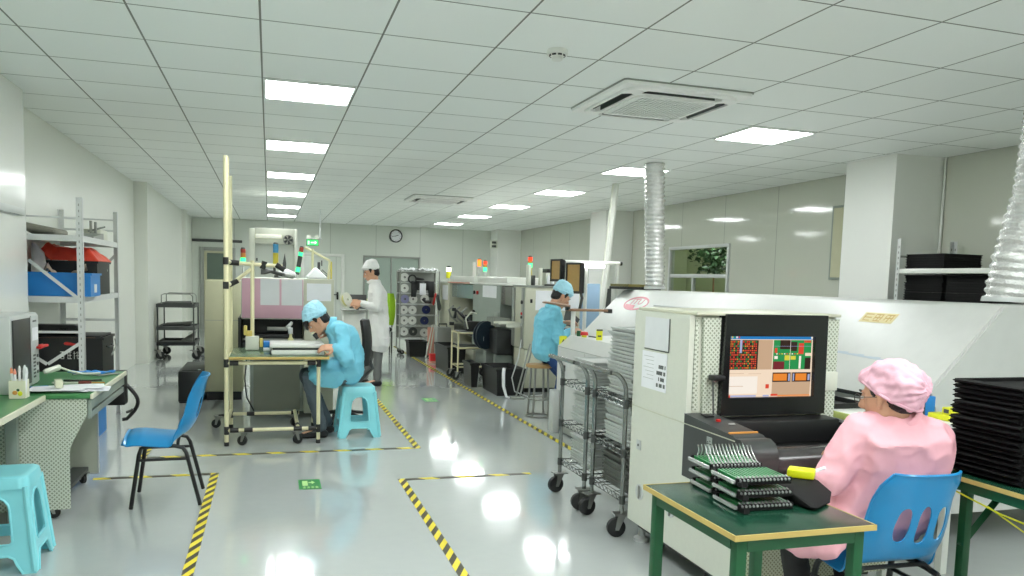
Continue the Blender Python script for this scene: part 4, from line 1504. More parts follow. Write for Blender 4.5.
# ------------------------------------------------------------------ inspection machine with screen (nearest machine on the right)
FX, FX1 = 1.985, 2.86
t = thing('inspection_machine', 'cream inspection machine with black-framed colour screen and perforated panels', 'machine', (2.4, 3.6, 0))
M_cream = mat('cream_textured_panel', (210, 212, 199), 0.42, var=.04, nscale=40, bump=.12, bscale=160)
m = MB()
m.prism([(4.03, .13), (2.98, .13), (2.98, .40), (3.43, .66), (3.43, 1.335), (4.03, 1.335)], 'x', FX, FX + .03)
m.build('side_panel', M_cream, t)
m = MB()
m.box(FX + .031, FX1, 3.44, 4.03, .13, 1.335, .006)
m.box(FX + .031, FX1, 3.0, 3.439, .13, .52, .006)
m.build('body', M_offwhite, t)
m = MB(); m.box(FX - .004, FX - .0005, 2.985, 4.025, .792, .797); m.box(FX + .02, FX1, 3.4, 4.04, 1.336, 1.352, .004)
m.build('trim_strip', M_beige, t)
m = MB()
m.prism([(2.075, .80), (2.1535, .80), (2.1535, 1.325), (2.055, 1.325)], 'y', 3.415, 3.438)
m.build('perforated_panel', M_perf, t)
m = MB(); m.prism([(FX + .034, .86), (2.047, .86), (2.033, 1.325), (FX + .031, 1.325)], 'y', 3.425, 3.438)
m.build('perforated_panel', M_perf, t)
MB().box(2.777, 2.86, 3.415, 3.438, .80, 1.325).build('perforated_panel', M_perf, t)
m = MB(); m.box(FX + .035, FX1, 2.985, 2.999, .13, .5)
m.build('lower_perforated_panel', M_perfd, t)
m = MB()
m.box(2.785, 2.865, 3.405, 3.414, .95, 1.05, .003)
m.build('label_plate', M_offwhite, t)
# screen
m = MB()
m.plate([(2.155, .835), (2.775, .835), (2.765, 1.345), (2.165, 1.345)], [[(2.197, .925), (2.703, .925), (2.695, 1.235), (2.187 + .005, 1.235)]], Matrix(((1, 0, 0, 0), (0, 0, -1, 3.414), (0, 1, 0, 0), (0, 0, 0, 1))), .03)
m.box(2.155, 2.775, 3.4145, 3.44, .835, 1.345)
mf_ = m.build('monitor_frame', M_blackgloss, t)


def em(n, c, s=.93):
    return mat(n, (16, 16, 16), .5, spec=.1, var=0, emit=c, es=s)


SCR = [em('ui_peach', (250, 226, 200)), em('ui_blue', (40, 130, 200)), em('ui_white', (255, 245, 232)), em('ui_tan', (206, 172, 140)), em('ui_red', (224, 74, 50)), em('ui_green', (40, 150, 80)), em('ui_dark', (54, 36, 28)), em('ui_orange', (240, 140, 50)), em('ui_lav', (170, 180, 220)), em('ui_yellow', (224, 214, 70)), em('ui_maroon', (120, 40, 46))]
m = MB()
x0, x1, z0, z1 = 2.19, 2.705, .923, 1.238
W, H = x1 - x0, z1 - z0
lay = [0]


def q(u0, u1, w0, w1, mi, k=1):
    lay[0] += 1
    y = 3.408 - .00015 * k
    m.mi = mi
    m.f([m.v((x0 + u0 * W, y, z1 - w0 * H)), m.v((x0 + u1 * W, y, z1 - w0 * H)), m.v((x0 + u1 * W, y, z1 - w1 * H)), m.v((x0 + u0 * W, y, z1 - w1 * H))])


q(0, 1, 0, 1, 0, 0)
q(0, 1, 0, .06, 1)
for i in range(5):
    q(.02 + i * .025, .035 + i * .025, .015, .045, [2, 9, 5, 2, 4][i], 2)
q(.96, .985, .015, .045, 2, 2)
q(.02, .515, .07, .55, 3)
q(.02, .35, .075, .55, 6, 2)
rs = random.Random(5)
for i in range(15):
    for j in range(13):
        u, w_ = .03 + i * .0205, .09 + j * .035
        if (i % 4 == 3 and j % 2) or (j % 4 == 3 and i % 2):
            continue
        q(u, u + .0145, w_, w_ + .023, 4 if rs.random() < .62 else (5 if rs.random() < .55 else 7), 3)
q(.14, .165, .07, .28, 8, 4)
q(.52, .97, .07, .55, 5)
q(.60, .73, .07, .22, 6, 2); q(.73, .80, .10, .25, 6, 2); q(.90, .97, .36, .55, 6, 2); q(.53, .66, .42, .55, 10, 2); q(.82, .88, .12, .30, 4, 2)
q(.66, .72, .32, .40, 9, 2); q(.73, .79, .33, .39, 9, 2); q(.54, .58, .33, .38, 2, 2); q(.83, .855, .33, .54, 2, 2); q(.54, .57, .2, .28, 4, 2); q(.90, .97, .28, .33, 0, 2); q(.88, .96, .075, .11, 4, 2)
for i in range(9):
    q(.56 + i * .03, .575 + i * .03, .285, .305, [2, 4, 9][i % 3], 3)
q(.72, .724, .07, .55, 2, 4); q(.52, .97, .168, .172, 8, 4)
q(.515, .525, .07, .97, 0, 2)
q(.53, .98, .60, .97, 3)
q(.53, .74, .60, .755, 6, 2); q(.76, .98, .60, .755, 6, 2)
q(.54, .70, .62, .735, 7, 3); q(.80, .93, .62, .735, 7, 3)
q(.715, .735, .62, .74, 8, 3); q(.77, .785, .62, .74, 8, 3); q(.945, .97, .63, .73, 8, 3)
q(.02, .36, .66, .94, 2, 2); q(.02, .2, .815, .822, 3, 3); q(.02, .2, .61, .616, 3, 3); q(.25, .4, .615, .62, 3, 3)
q(.455, .495, .79, .86, 4, 3)
q(.0, .06, .96, .995, 4, 2); q(.06, .35, .965, .99, 8, 2); q(.52, .60, .95, .985, 4, 3); q(.6, .98, .97, .99, 7, 2)
q(.43, .5, .965, .99, 8, 2)
m.build('display', SCR, mf_, smooth=False)
# console with raised arm, bay and rounded front roll
m = MB()
side = [(3.435, .53), (3.435, .845), (3.0, .815)] + [(2.96 + .085 * math.cos(a) - .0, .725 + .085 * math.sin(a)) for a in [PI * .40, PI * .55, PI * .7, PI * .85, PI, PI * 1.15]] + [(2.905, .60), (2.96, .53)]
m.prism(side, 'x', FX - .003, FX + .155)
ca_ = m.build('console_arm', M_charcoal, t)
m = MB()
roll_ = [(2.985, .765)] + [(2.965 + .075 * math.cos(a), .69 + .075 * math.sin(a)) for a in [PI * i / 10 for i in range(4, 13)]] + [(2.905, .58), (2.985, .55)]
m.prism(roll_, 'x', FX + .157, FX1)
m.build('console_roll', M_console, t)
m = MB()
m.box(FX + .157, FX1, 2.987, 3.434, .53, .70)
m.box(FX + .157, FX + .17, 2.987, 3.434, .7005, .80)
m.box(FX1 - .05, FX1, 2.987, 3.434, .7005, .80)
m.box(FX + .172, FX1 - .052, 3.3, 3.434, .7005, .82, .01)
m.build('console_bay', M_black, t)
m = MB(T(FX + .075, 3.25, .836) @ RX(.065)); m.mi = 0
m.cyl((0, 0, 0), (0, 0, .008), .012, n=14); m.mi = 1
m.cbox(.03, -.07, .003, .03, .012, .004); m.mi = 2
m.cbox(-.005, .09, .006, .05, .05, .008, .003); m.mi = 3
m.box(-.075, .075, -.215, -.205, -.006, .002)
m.build('console_button', [M_redpl, M_galv, M_black, M_orange], ca_)
m = MB()
for i in range(3):
    z = .67 + i * .036
    m.box(FX - .0055, FX - .0032, 3.17, 3.215, z, z + .030)
m.mi = 1
for i, (a, b, c, d) in enumerate(((3.18, 3.187, .678, .684), (3.197, 3.21, .684, .69), (3.18, 3.2, .712, .718), (3.2, 3.206, .72, .728), (3.182, 3.19, .75, .757), (3.198, 3.21, .745, .751))):
    m.box(FX - .0062, FX - .0056, a, b, c, d)
m.build('logo', [mat('logo_grey', (150, 156, 154), .4), M_charcoal], ca_)
# scanner and its cord by the screen
m = MB(); m.box(2.09, 2.155, 3.35, 3.41, 1.015, 1.042, .006)
m.build('bracket_lamp', M_black, t)
m = MB(); m.cyl((2.10, 3.38, 1.015), (2.10, 3.36, .845), .0045, n=6)
m.build('lamp_stem', M_darkgrey, t)
# sheets on the left side
m = MB(); m.box(FX - .0035, FX - .0005, 3.625, 3.90, 1.135, 1.305)
m.mi = 1; m.box(FX - .0042, FX - .0036, 3.62, 3.63, 1.13, 1.305); m.box(FX - .0042, FX - .0036, 3.62, 3.9, 1.128, 1.133)
m.build('notice_sheet', [M_greypaper, M_darkgrey], t)
m = MB(); m.box(FX - .0035, FX - .0005, 3.64, 3.92, .915, 1.118)
m.mi = 1
for j in range(4):
    for i in range(9):
        if rs.random() < .8:
            m.box(FX - .0042, FX - .0036, 3.65 + i * .011, 3.659 + i * .011, 1.035 - j * .033, 1.055 - j * .033)
m.mi = 2
for j in range(7):
    m.box(FX - .0042, FX - .0036, 3.78, 3.90 - .02 * (j % 3), 1.09 - j * .02, 1.092 - j * .02)
m.build('notice_sheet', [M_paper, M_darkgrey, M_grey], t)
m = MB(); m.box(FX - .006, FX - .0005, 3.895, 3.945, .555, .61, .002); m.mi = 1; m.cyl((FX - .008, 3.92, .582), (FX - .0055, 3.92, .582), .008, n=10)
m.build('lock_plate', [M_galv, M_darkgrey], t)
for y, z in ((3.89, .32), (3.537, .326)):
    m = MB(); m.lathe([(.0, 0), (.045, 0), (.045, .004), (.036, .005), (.03, .002), (0, .002)], (FX, y, z), 20, RY(-PI / 2)); m.mi = 1; m.cbox(FX - .006, y, z, .01, .012, .075, .003)
    m.build('recessed_handle', [M_galv, M_steel], t)
m = MB()
for x in (FX + .08, FX1 - .08):
    for y in (4.0, 3.1):
        m = MB(); m.lathe([(0, 0), (.045, 0), (.045, .018), (.02, .03), (.02, .13), (0, .13)], (x, y, 0), 16)
        m.build('levelling_foot', M_galv, t)
caster(t, FX + .07, 3.82, .13, .055, .4)
caster(t, FX + .07, 3.25, .13, .055, .4)
m = MB(); m.box(2.03, 2.82, 3.05, 3.98, .09, .129)
m.build('chassis', M_black, t)

# ------------------------------------------------------------------ reflow oven along the right side
OY0, OY1 = 3.50, 8.6
t = thing('reflow_oven', 'long white oven with sloping hood behind the inspection machine', 'machine', (4.2, 5.9, 0))
m = MB()
hood = [(3.50, .85), (4.05, 1.395), (4.07, 1.408), (4.10, 1.412), (5.0, 1.412), (5.0, .85)]
m.prism(hood, 'y', 3.936, OY1)
m.build('hood', M_oven, t)
m = MB()
m.prism([(3.494, .856), (4.046, 1.403), (4.066, 1.416), (4.10, 1.42), (5.0, 1.42), (5.0, .856)], 'y', OY0, 3.93)
m.build('hood_end', M_oven, t)
m = MB()
m.prism([(3.60, .20), (3.60, .82), (5.0, .82), (5.0, .20)], 'y', OY0 + .02, OY1 - .02)
m.build('body', M_oven, t)
m = MB(); m.box(3.52, 5.0, OY0 + .03, OY1 - .02, .822, .849)
m.build('gap_strip', M_black, t)
# end plate, facing the woman in pink
m = MB(); m.prism([(3.62, .20), (3.62, .83), (3.52, .86), (4.07, 1.405), (4.98, 1.405), (4.98, .20)], 'y', OY0 - .012, OY0 - .001)
m.build('end_plate', mat('end_plate_white', (200, 202, 198), .4), t)
for x in (3.7, 4.9):
    for y in (3.7, 5.7, 7.7):
        m = MB(); m.cyl((x, y, 0), (x, y, .20), .035, n=10); m.cyl((x, y, 0), (x, y, .02), .06, n=12)
        m.build('levelling_foot', M_darkgrey, t)
# badge and label lie on the slope: local x along -y of the room, local y up the slope
d_up = Vector((1, 0, .9909)).normalized()
d_al = Vector((0, -1, 0))
d_n = d_al.cross(d_up)


def on_slope(y, s, lift=.0008):
    o = Vector((3.50, y, .85)) + d_up * s + d_n * lift
    return Matrix(((d_al.x, d_up.x, d_n.x, o.x), (d_al.y, d_up.y, d_n.y, o.y), (d_al.z, d_up.z, d_n.z, o.z), (0, 0, 0, 1)))


LOGO_Y, LOGO_S = 7.96, .59
m = MB()
E1 = [(.28 * math.cos(a), .108 * math.sin(a)) for a in [2 * PI * i / 40 for i in range(40)]]
E2 = [(.25 * math.cos(a), .083 * math.sin(a)) for a in [2 * PI * i / 40 for i in range(40)]]
m.plate(E1, [E2], on_slope(LOGO_Y, LOGO_S), .002)
m.plate([(-.30, -.02), (.02, -.10), (.06, -.02)] if False else [(p[0], p[1]) for p in [(-.235, -.02), (.02, -.03), (.04, -.083), (-.10, -.078), (-.19, -.055)]], [], on_slope(LOGO_Y, LOGO_S), .002)
text_mesh(m, 'JTU', .12, on_slope(LOGO_Y, LOGO_S + .025) @ Matrix.Scale(1.5, 4, (1, 0, 0)), .001)
m.build('badge', mat('badge_rose', (206, 120, 134), .4), t)
m = MB()
LBY, LBS = 4.34, .636
m.plate([(-.15, -.046), (.15, -.046), (.15, .046), (-.15, .046)], [], on_slope(LBY, LBS), .001)
m.mi = 1
for i in range(3):
    cx_ = -.095 + i * .095
    for a in ((-.035, .035, .026, .033), (-.035, .035, -.004, .004), (-.03, .03, -.033, -.026), (-.004, .004, -.033, .033), (-.035, -.028, -.02, .02), (.024, .031, -.02, .033)):
        if (i + int(a[0] * 1000)) % 4 == 0:
            continue
        m.plate([(cx_ + a[0], a[2]), (cx_ + a[1], a[2]), (cx_ + a[1], a[3]), (cx_ + a[0], a[3])], [], on_slope(LBY, LBS, .002), .0006)
m.build('orange_label', [mat('label_tan', (230, 212, 150), .5), mat('label_letter', (206, 168, 84), .5)], t)
m = MB()
for i in range(10):
    m.plate([(-.28 + i * .05, 0), (-.2295 + i * .05, 0), (-.2295 + i * .05, .014 + .004 * (i % 3)), (-.28 + i * .05, .014 + .004 * (i % 3))], [], on_slope(4.2, .29 - i * .002), .0005)
m.build('lettering', mat('faint_blue', (184, 196, 206), .4), t)
m = MB()
m.plate([(-.62, -.008), (.62, -.008), (.62, .008), (-.62, .008)], [], on_slope(6.9, .585), .006)
m.build('hood_handle', M_galv, t)
# white worktop in front of the oven
t = thing('side_table', 'white side table running along the oven front behind the woman in pink', 'table', (3.2, 3.5, 0))
m = MB(); m.box(2.98, 3.47, 3.12, 4.0, .785, .815, .004)
m.mi = 1; m.box(2.965, 2.979, 3.12, 4.0, .782, .817, .002)
m.build('tabletop', [M_white, mat('lime_edge', (196, 206, 120), .45)], t)
for x in (3.02, 3.40):
    for y in (3.17, 3.95):
        m = MB(); m.box(x - .02, x + .02, y - .02, y + .02, 0, .784)
        m.build('leg', M_white, t)
m = MB(); m.box(3.38, 3.45, 3.33, 3.39, .816, .92, .004)
m.mi = 1; m.box(3.372, 3.3795, 3.328, 3.392, .816, .90); m.mi = 2; m.tube([(3.39, 3.36, .921), (3.41, 3.34, .935), (3.43, 3.34, .935), (3.44, 3.36, .921)], .006, 6)
tag(m.build('blue_box', [M_bin, M_darkgrey, M_galv]), 'small blue and dark box on the white side table', 'box')
t = thing('tape_holder', 'bright yellow tape holder next to the small blue box', 'tape holder', (3.36, 3.12, .816))
m = MB(); m.box(3.36, 3.44, 3.15, 3.29, .816, .845, .004); m.box(3.37, 3.43, 3.15, 3.21, .846, .885, .004)
m.mi = 1; m.cbox(3.3685, 3.18, .866, .002, .03, .02)
m.build('body', [M_yellow, M_darkgrey], t)
t = thing('small_tray', 'black low tray with loose screws on the white side table', 'tray', (3.1, 3.75, .816))
m = MB()
m.plate([(3.0, 3.6), (3.25, 3.6), (3.25, 3.9), (3.0, 3.9)], [[(3.01, 3.61), (3.24, 3.61), (3.24, 3.89), (3.01, 3.89)]], T(0, 0, .816), .03); m.box(3.01, 3.24, 3.61, 3.89, .816, .82)
m.build('body', M_black, t)

# ducts of crinkled foil


def duct(label, pts, r):
    t = thing('exhaust_duct', label, 'duct', pts[0], 0, 'foil exhaust ducts over the oven')
    P = [Vector(p) for p in pts]
    L = [0]
    for a, b in zip(P, P[1:]):
        L.append(L[-1] + (b - a).length)
    m = MB()
    n = int(L[-1] / .0125)
    path, rad = [], []
    for i in range(n + 1):
        s = L[-1] * i / n
        j = max(k_ for k_ in range(len(P) - 1) if L[k_] <= s + 1e-9)
        q_ = (s - L[j]) / (L[j + 1] - L[j])
        path.append(P[j].lerp(P[j + 1], q_))
        rad.append(r * (1 + (.045 if i % 4 in (0, 1) else -.05)))
    m.tube(path, rad, 30)
    for v_ in m.bm.verts:
        w_ = noise.noise(v_.co * 22) * .009
        c_ = path[min(n, max(0, min(range(0, n + 1), key=lambda i: abs(path[i].z - v_.co.z))))]
        d_ = Vector((v_.co.x - c_.x, v_.co.y - c_.y, 0))
        if d_.length > 1e-4:
            v_.co += d_.normalized() * w_
    m.build('foil_hose', M_alu, t, ang=3.0)
    m = MB(); m.lathe([(r * 1.03, 0), (r * 1.10, 0), (r * 1.10, .01), (r * 1.06, .03), (r * 1.03, .03)], pts[0], 30, closed=True)
    m.build('collar', M_galv, t)
    return t


duct('foil exhaust duct rising straight to the ceiling at the far end of the oven', [(4.265, 8.2, 1.43), (4.23, 8.19, 2.1), (4.18, 8.17, CZ - .003)], .112)
duct('foil exhaust duct at the right photo edge, bulging over the near end of the oven', [(4.36, 3.72, 1.436), (4.38, 3.7, 1.7), (4.46, 3.66, 2.1), (4.52, 3.66, CZ - .003)], .135)

# wooden frames lying on the hood
for i, (x0, y0, z0, lab, mm) in enumerate(((3.98, 8.335, 1.4165, 'lower dark flat frame lying on the far end of the oven hood', M_black), (4.0, 8.35, 1.448, 'upper gilded flat frame on top of the dark one on the oven hood', M_gold))):
    t = thing('stencil_frame', lab, 'frame', (x0, y0, z0), 0, 'flat frames on the oven hood')
    m = MB()
    m.plate([(x0, y0), (x0 + .44, y0), (x0 + .44, y0 + .50), (x0, y0 + .50)], [[(x0 + .05, y0 + .05), (x0 + .39, y0 + .05), (x0 + .39, y0 + .45), (x0 + .05, y0 + .45)]], T(0, 0, z0), .03)
    m.build('frame', mm, t)
    m = MB(); m.box(x0 + .05, x0 + .39, y0 + .05, y0 + .45, z0 + .012, z0 + .015)
    m.build('mesh_screen', M_offwhite if i else M_grey, t)

# ------------------------------------------------------------------ white unloading conveyor at the far end of the oven
t = thing('unloading_conveyor', 'white conveyor with yellow labels between the wire carts and the standing stool', 'conveyor', (3.0, 6.3, 0))
m = MB()
m.prism([(2.735, .10), (3.4, .10), (3.4, .95), (2.86, .955), (2.735, .85)], 'y', 5.62, 7.25)
m.build('body', M_oven, t)
m = MB(); m.box(2.7335, 2.7345, 5.65, 7.24, .845, .849); m.box(2.7335, 2.7345, 6.55, 6.556, .12, .84); m.box(2.74, 3.39, 5.68, 7.2, .02, .099)
m.build('seam', M_grey, t)
for i, y in enumerate((7.1, 6.2)):
    m = MB()
    if i == 0:
        m.M = T(2.79, 7.256, .90)
        m.box(-.032, .032, -.006, -.002, -.05, .05); m.box(-.04, .04, -.0015, .004, -.06, .045); m.mi = 1; m.prism([(-.018, -.02), (.018, -.02), (0, .02)], 'y', -.0085, -.0065)
    else:
        m.M = T(2.90, 6.62, .957)
        m.box(-.03, .03, -.004, .004, 0, .10); m.mi = 1; m.box(-.03, .03, -.0055, -.0045, .085, .1); m.box(-.018, .018, -.0055, -.0045, .03, .045)
    m.build('warning_label', [M_yellow, M_darkgrey], t)
m = MB(); m.lathe([(0, 0), (.025, 0), (.025, .02), (0, .02)], (2.90, 6.98, .956), 14); m.mi = 1; m.lathe([(0, 0), (.04, 0), (.034, .03), (0, .036)], (2.90, 6.98, .977), 16); m.mi = 2; m.cyl((2.90, 7.12, .956), (2.90, 7.12, 1.01), .02, n=10)
m.build('emergency_button', [M_yellow, M_redpl, M_greenpaint], t)
m = MB(); m.tube([(2.93, 6.94, .97), (2.98, 6.86, .965), (2.98, 6.75, .963), (2.93, 6.65, .963)], .007, 6)
m.build('cable', M_darkgrey, t)
m = MB(); m.box(2.722, 2.7345, 7.02, 7.12, .62, .68, .004); m.mi = 1; m.cyl((2.715, 7.07, .65), (2.7219, 7.07, .65), .018, n=10)
m.build('socket', [M_black, M_redpl], t)
boxes('corner_post', M_galv, t, .005, (2.66, 2.73, 7.14, 7.25, 0.0, .42), (2.735, 2.8, 7.26, 7.33, 0.0, .38))


# ------------------------------------------------------------------ wire shelving carts
def wire_cart(label, loc, group):
    """long side along +x, open end with bent handle posts facing -x; origin at the near aisle corner"""
    t = thing('wire_cart', label, 'cart', (0, 0, 0), 0, group)
    L, W = .95, .45
    for y in (0, W):
        for x in (0, L):
            m = MB()
            if x == 0:
                m.tube([(x, y, .14), (x, y, .84)] + [(x - .10 * (1 - math.cos(a)), y + (.0 if y == 0 else -.0), .84 + .13 * math.sin(a)) for a in [PI / 2 * i / 6 for i in range(1, 7)]], .0135, 10)
            else:
                m.tube([(x, y, .14), (x, y, .95)], .0135, 10)
            m.build('post', M_chrome, t)
            caster(t, x, y, .14, .055, 3.0 if y == 0 else 3.3)
    m = MB(); m.tube([(-.10, 0, .97), (-.106, .03, .971), (-.11, .08, .972), (-.11, W - .08, .972), (-.106, W - .03, .971), (-.10, W, .97)], .0135, 10)
    m.build('handle', M_chrome, t)
    for z in (.235, .51, .80):
        m = MB()
        for zz in (z, z - .03):
            m.tube([(0, 0, zz), (L, 0, zz), (L, W, zz), (0, W, zz)], .0045, 6, closed=True)
        for i in range(23):
            x = .02 + (L - .04) * i / 22
            m.tube([(x, 0, z + .004), (x, W, z + .004)], .0022, 5)
        for i in range(1, 3):
            m.tube([(0, W * i / 3, z - .004), (L, W * i / 3, z - .004)], .003, 5)
        n = 14
        for y in (0, W):
            m.tube([(L * i / (2 * n), y, z - .03 + (.03 if i % 2 else 0)) for i in range(2 * n + 1)], .0025, 5)
        for x in (0, L):
            m.tube([(x, W * i / 14, z - .03 + (.03 if i % 2 else 0)) for i in range(15)], .0025, 5)
        m.build('shelf', M_chrome, t)
        for y in (0, W):
            for x in (0, L):
                MB().cyl((x, y, z - .04), (x, y, z + .01), .018, n=10).build('collar', M_darkgrey, t)
    t.location = loc
    return t


def tray_proto(w, d, h, mm, name='board_tray', notch=True):
    o = MB()
    o.box(-w / 2, w / 2, -d / 2, d / 2, 0, h * .55, .0015, 1)
    o.plate([(-w / 2 - .006, -d / 2 - .006), (w / 2 + .006, -d / 2 - .006), (w / 2 + .006, d / 2 + .006), (-w / 2 - .006, d / 2 + .006)], [[(-w / 2 + .012, -d / 2 + .012), (w / 2 - .012, -d / 2 + .012), (w / 2 - .012, d / 2 - .012), (-w / 2 + .012, d / 2 - .012)]], T(0, 0, h * .55), h * .4)
    return o.build(name, mm)


c1 = wire_cart('chrome wire cart nearer the camera, half behind the cream machine', (1.975, 4.09, 0), 'chrome wire carts')
c2 = copy_tree(c1)
c2.location = (1.965, 4.64, 0)
c2['label'] = 'chrome wire cart further from the camera, next to the white conveyor'
pr1 = tray_proto(.55, .36, .02, M_tray)
pr2 = tray_proto(.55, .36, .02, M_trayd)
first = {}
rs = random.Random(8)


def stack(proto, x, y, z, n, dh, label, group, jit=.012, yaw=0):
    for i in range(n):
        if proto.name not in first:
            o = proto
            first[proto.name] = 1
        else:
            o = proto.copy(); COL.objects.link(o)
        o.location = (x + rs.uniform(-jit, jit), y + rs.uniform(-jit, jit), z + i * dh)
        o.rotation_euler = (0, 0, yaw + rs.uniform(-.03, .03))
        tag(o, label, 'tray', group)


stack(pr1, 2.32, 4.315, .809, 18, .0225, 'grey board tray stacked on the top shelf of the nearer wire cart', 'grey trays on the nearer cart top shelf')
stack(pr1, 2.31, 4.315, .519, 11, .0215, 'grey board tray stacked on the middle shelf of the nearer wire cart', 'grey trays on the nearer cart middle shelf')
stack(pr2, 2.31, 4.315, .244, 10, .021, 'dark board tray stacked on the bottom shelf of the nearer wire cart', 'dark trays on the nearer cart bottom shelf')
stack(pr1, 2.31, 4.865, .809, 7, .0225, 'grey board tray stacked on the top shelf of the further wire cart', 'grey trays on the further cart top shelf')
stack(pr1, 2.31, 4.865, .519, 10, .0215, 'grey board tray stacked on the middle shelf of the further wire cart', 'grey trays on the further cart middle shelf')
stack(pr1, 2.31, 4.865, .244, 9, .021, 'grey board tray stacked on the bottom shelf of the further wire cart', 'grey trays on the further cart bottom shelf')

# ------------------------------------------------------------------ green table with connector pallets
def green_table(label, x0, x1, y0, y1, z, brace=None):
    t = thing('green_table', label, 'table', ((x0 + x1) / 2, (y0 + y1) / 2, 0))
    m = MB(); m.box(x0, x1, y0, y1, z - .018, z, .002)
    m.build('tabletop', M_greendk, t)
    m = MB()
    for q_ in ((x0 - .004, x1 + .004, y0 - .004, y0 - .0005), (x0 - .004, x1 + .004, y1 + .0005, y1 + .004), (x0 - .004, x0 - .0005, y0, y1), (x1 + .0005, x1 + .004, y0, y1)):
        m.box(q_[0], q_[1], q_[2], q_[3], z - .017, z + .0005)
    m.build('edge_band', M_edge, t)
    for x in (x0 + (.09 if brace else .02), x1 - .055):
        for y in (y0 + .02, y1 - (.12 if brace else .055)):
            m = MB(); m.box(x, x + .035, y, y + .035, 0, z - .019, .002)
            m.build('leg', M_greenpaint, t)
    boxes('apron', M_greenpaint, t, 0, (x0 + .056, x1 - .056, y0 + .02, y0 + .045, z - .06, z - .0185), (x0 + .056, x1 - .056, y1 - .045, y1 - .02, z - .06, z - .0185), (x0 + .02, x0 + .045, y0 + .056, y1 - .056, z - .06, z - .0185), (x1 - .045, x1 - .02, y0 + .056, y1 - .056, z - .06, z - .0185))
    if brace:
        m = MB(); m.tube(brace, .018, 4)
        m.build('brace', M_greenpaint, t)
    return t


TZ = .76
green_table('green-topped table with wooden edge in front of the cream machine', 1.295, 1.79, 1.92, 2.5, TZ)
green_table('green table at the right photo edge under the black tray stack', 2.605, 3.4, 1.5, 2.53, TZ, [(2.70, 2.43, .45), (2.94, 2.43, .70)])


def pallet(label, x, y, z, rz, upright, group):
    t = thing('connector_pallet', label, 'pallet', (0, 0, 0), 0, group)
    W, D = .20, .155
    m = MB()
    m.box(-W / 2, W / 2, -D / 2, D / 2, 0, .008, .002, 1)
    m.box(-W / 2, W / 2, -D / 2, -D / 2 + .012, .0085, .022, .002, 1); m.box(-W / 2, W / 2, D / 2 - .012, D / 2, .0085, .022, .002, 1)
    m.prism([(-D / 2 - .035, .002), (-D / 2 - .001, 0), (-D / 2 - .001, .012), (-D / 2 - .03, .02)], 'x', -W / 2, -W / 2 + .02)
    m.build('base', M_conductive, t)
    n = 14
    for i in range(n):
        x_ = -W / 2 + .012 + (W - .024) * i / (n - 1)
        m = MB(); m.box(x_ - .0035, x_ + .0035, -D / 2 + .013, D / 2 - .013, .0085, .021)
        bd_ = m.build('board', M_pcb, t)
        m = MB(); m.tube([(x_, -D / 2 - .004, .0155), (x_, -D / 2 + .02, .0235)], [.0042, .003], 8)
        if upright:
            m.tube([(x_, -D / 2 + .02, .0235), (x_ - .004, -D / 2 + .045, .05), (x_ - .010, -D / 2 + .05, .075)], [.003, .0022, .0016], 6)
            MB().tube([(x_, D / 2 - .03, .0235), (x_ - .004, D / 2 - .05, .05), (x_ - .012, D / 2 - .055, .07)], [.003, .0022, .0016], 6).build('pin', M_silver, bd_)
        m.build('pin', M_silver, bd_)
    m = MB(); m.box(-W / 2 - .012, -W / 2 - .001, -D / 2 + .005, D / 2 - .005, .004, .016, .002)
    m.build('side_bar', M_silver, t)
    t.location = (x, y, z)
    t.rotation_euler = (0, 0, rz)
    return t


PA = -.06
for i in range(3):
    pallet(['lowest', 'middle', 'topmost'][i] + ' black pallet of green connectors in the front stack on the green table', 1.545 - .004 * i, 2.20 + .003 * i, TZ + .001 + i * .042, PA, False, 'front stack of connector pallets')
for i in range(3):
    pallet(['lowest', 'middle', 'topmost'][i] + ' black pallet of connectors with upright pins in the rear stack on the green table', 1.575 - .006 * i, 2.405, TZ + .001 + i * .042, PA, i == 2, 'rear stack of connector pallets')
m = MB(); m.hull([((1.70, 2.26, .785), (.012, .03, .02)), ((1.87, 2.24, .772), (.012, .02, .009)), ((1.70, 2.10, .770), (.02, .02, .008)), ((1.86, 2.30, .786), (.015, .04, .02)), ((1.80, 2.36, .786), (.015, .03, .02)), ((1.67, 2.2, .785), (.008, .03, .022)), ((1.80, 2.16, .768), (.01, .02, .007))])
tag(m.build('black_pouch', M_conductive), 'slack black antistatic pouch at the right of the connector pallets', 'pouch')
t = thing('yellow_sponge_box', 'bright yellow small box on the green table near the pink sleeve', 'box', (1.78, 2.53, .81))
m = MB(T(1.825, 2.325, .8075) @ RZ(-.75))
m.box(-.046, .046, -.034, .034, 0, .030, .006)
m.mi = 1; m.box(-.012, .012, -.008, .008, .0301, .0315)  # slightly darker yellow patch on the box top
m.build('body', [mat('neon_yellow', (222, 226, 20), .45), mat('neon_yellow_dull', (206, 206, 20), .5)], t)

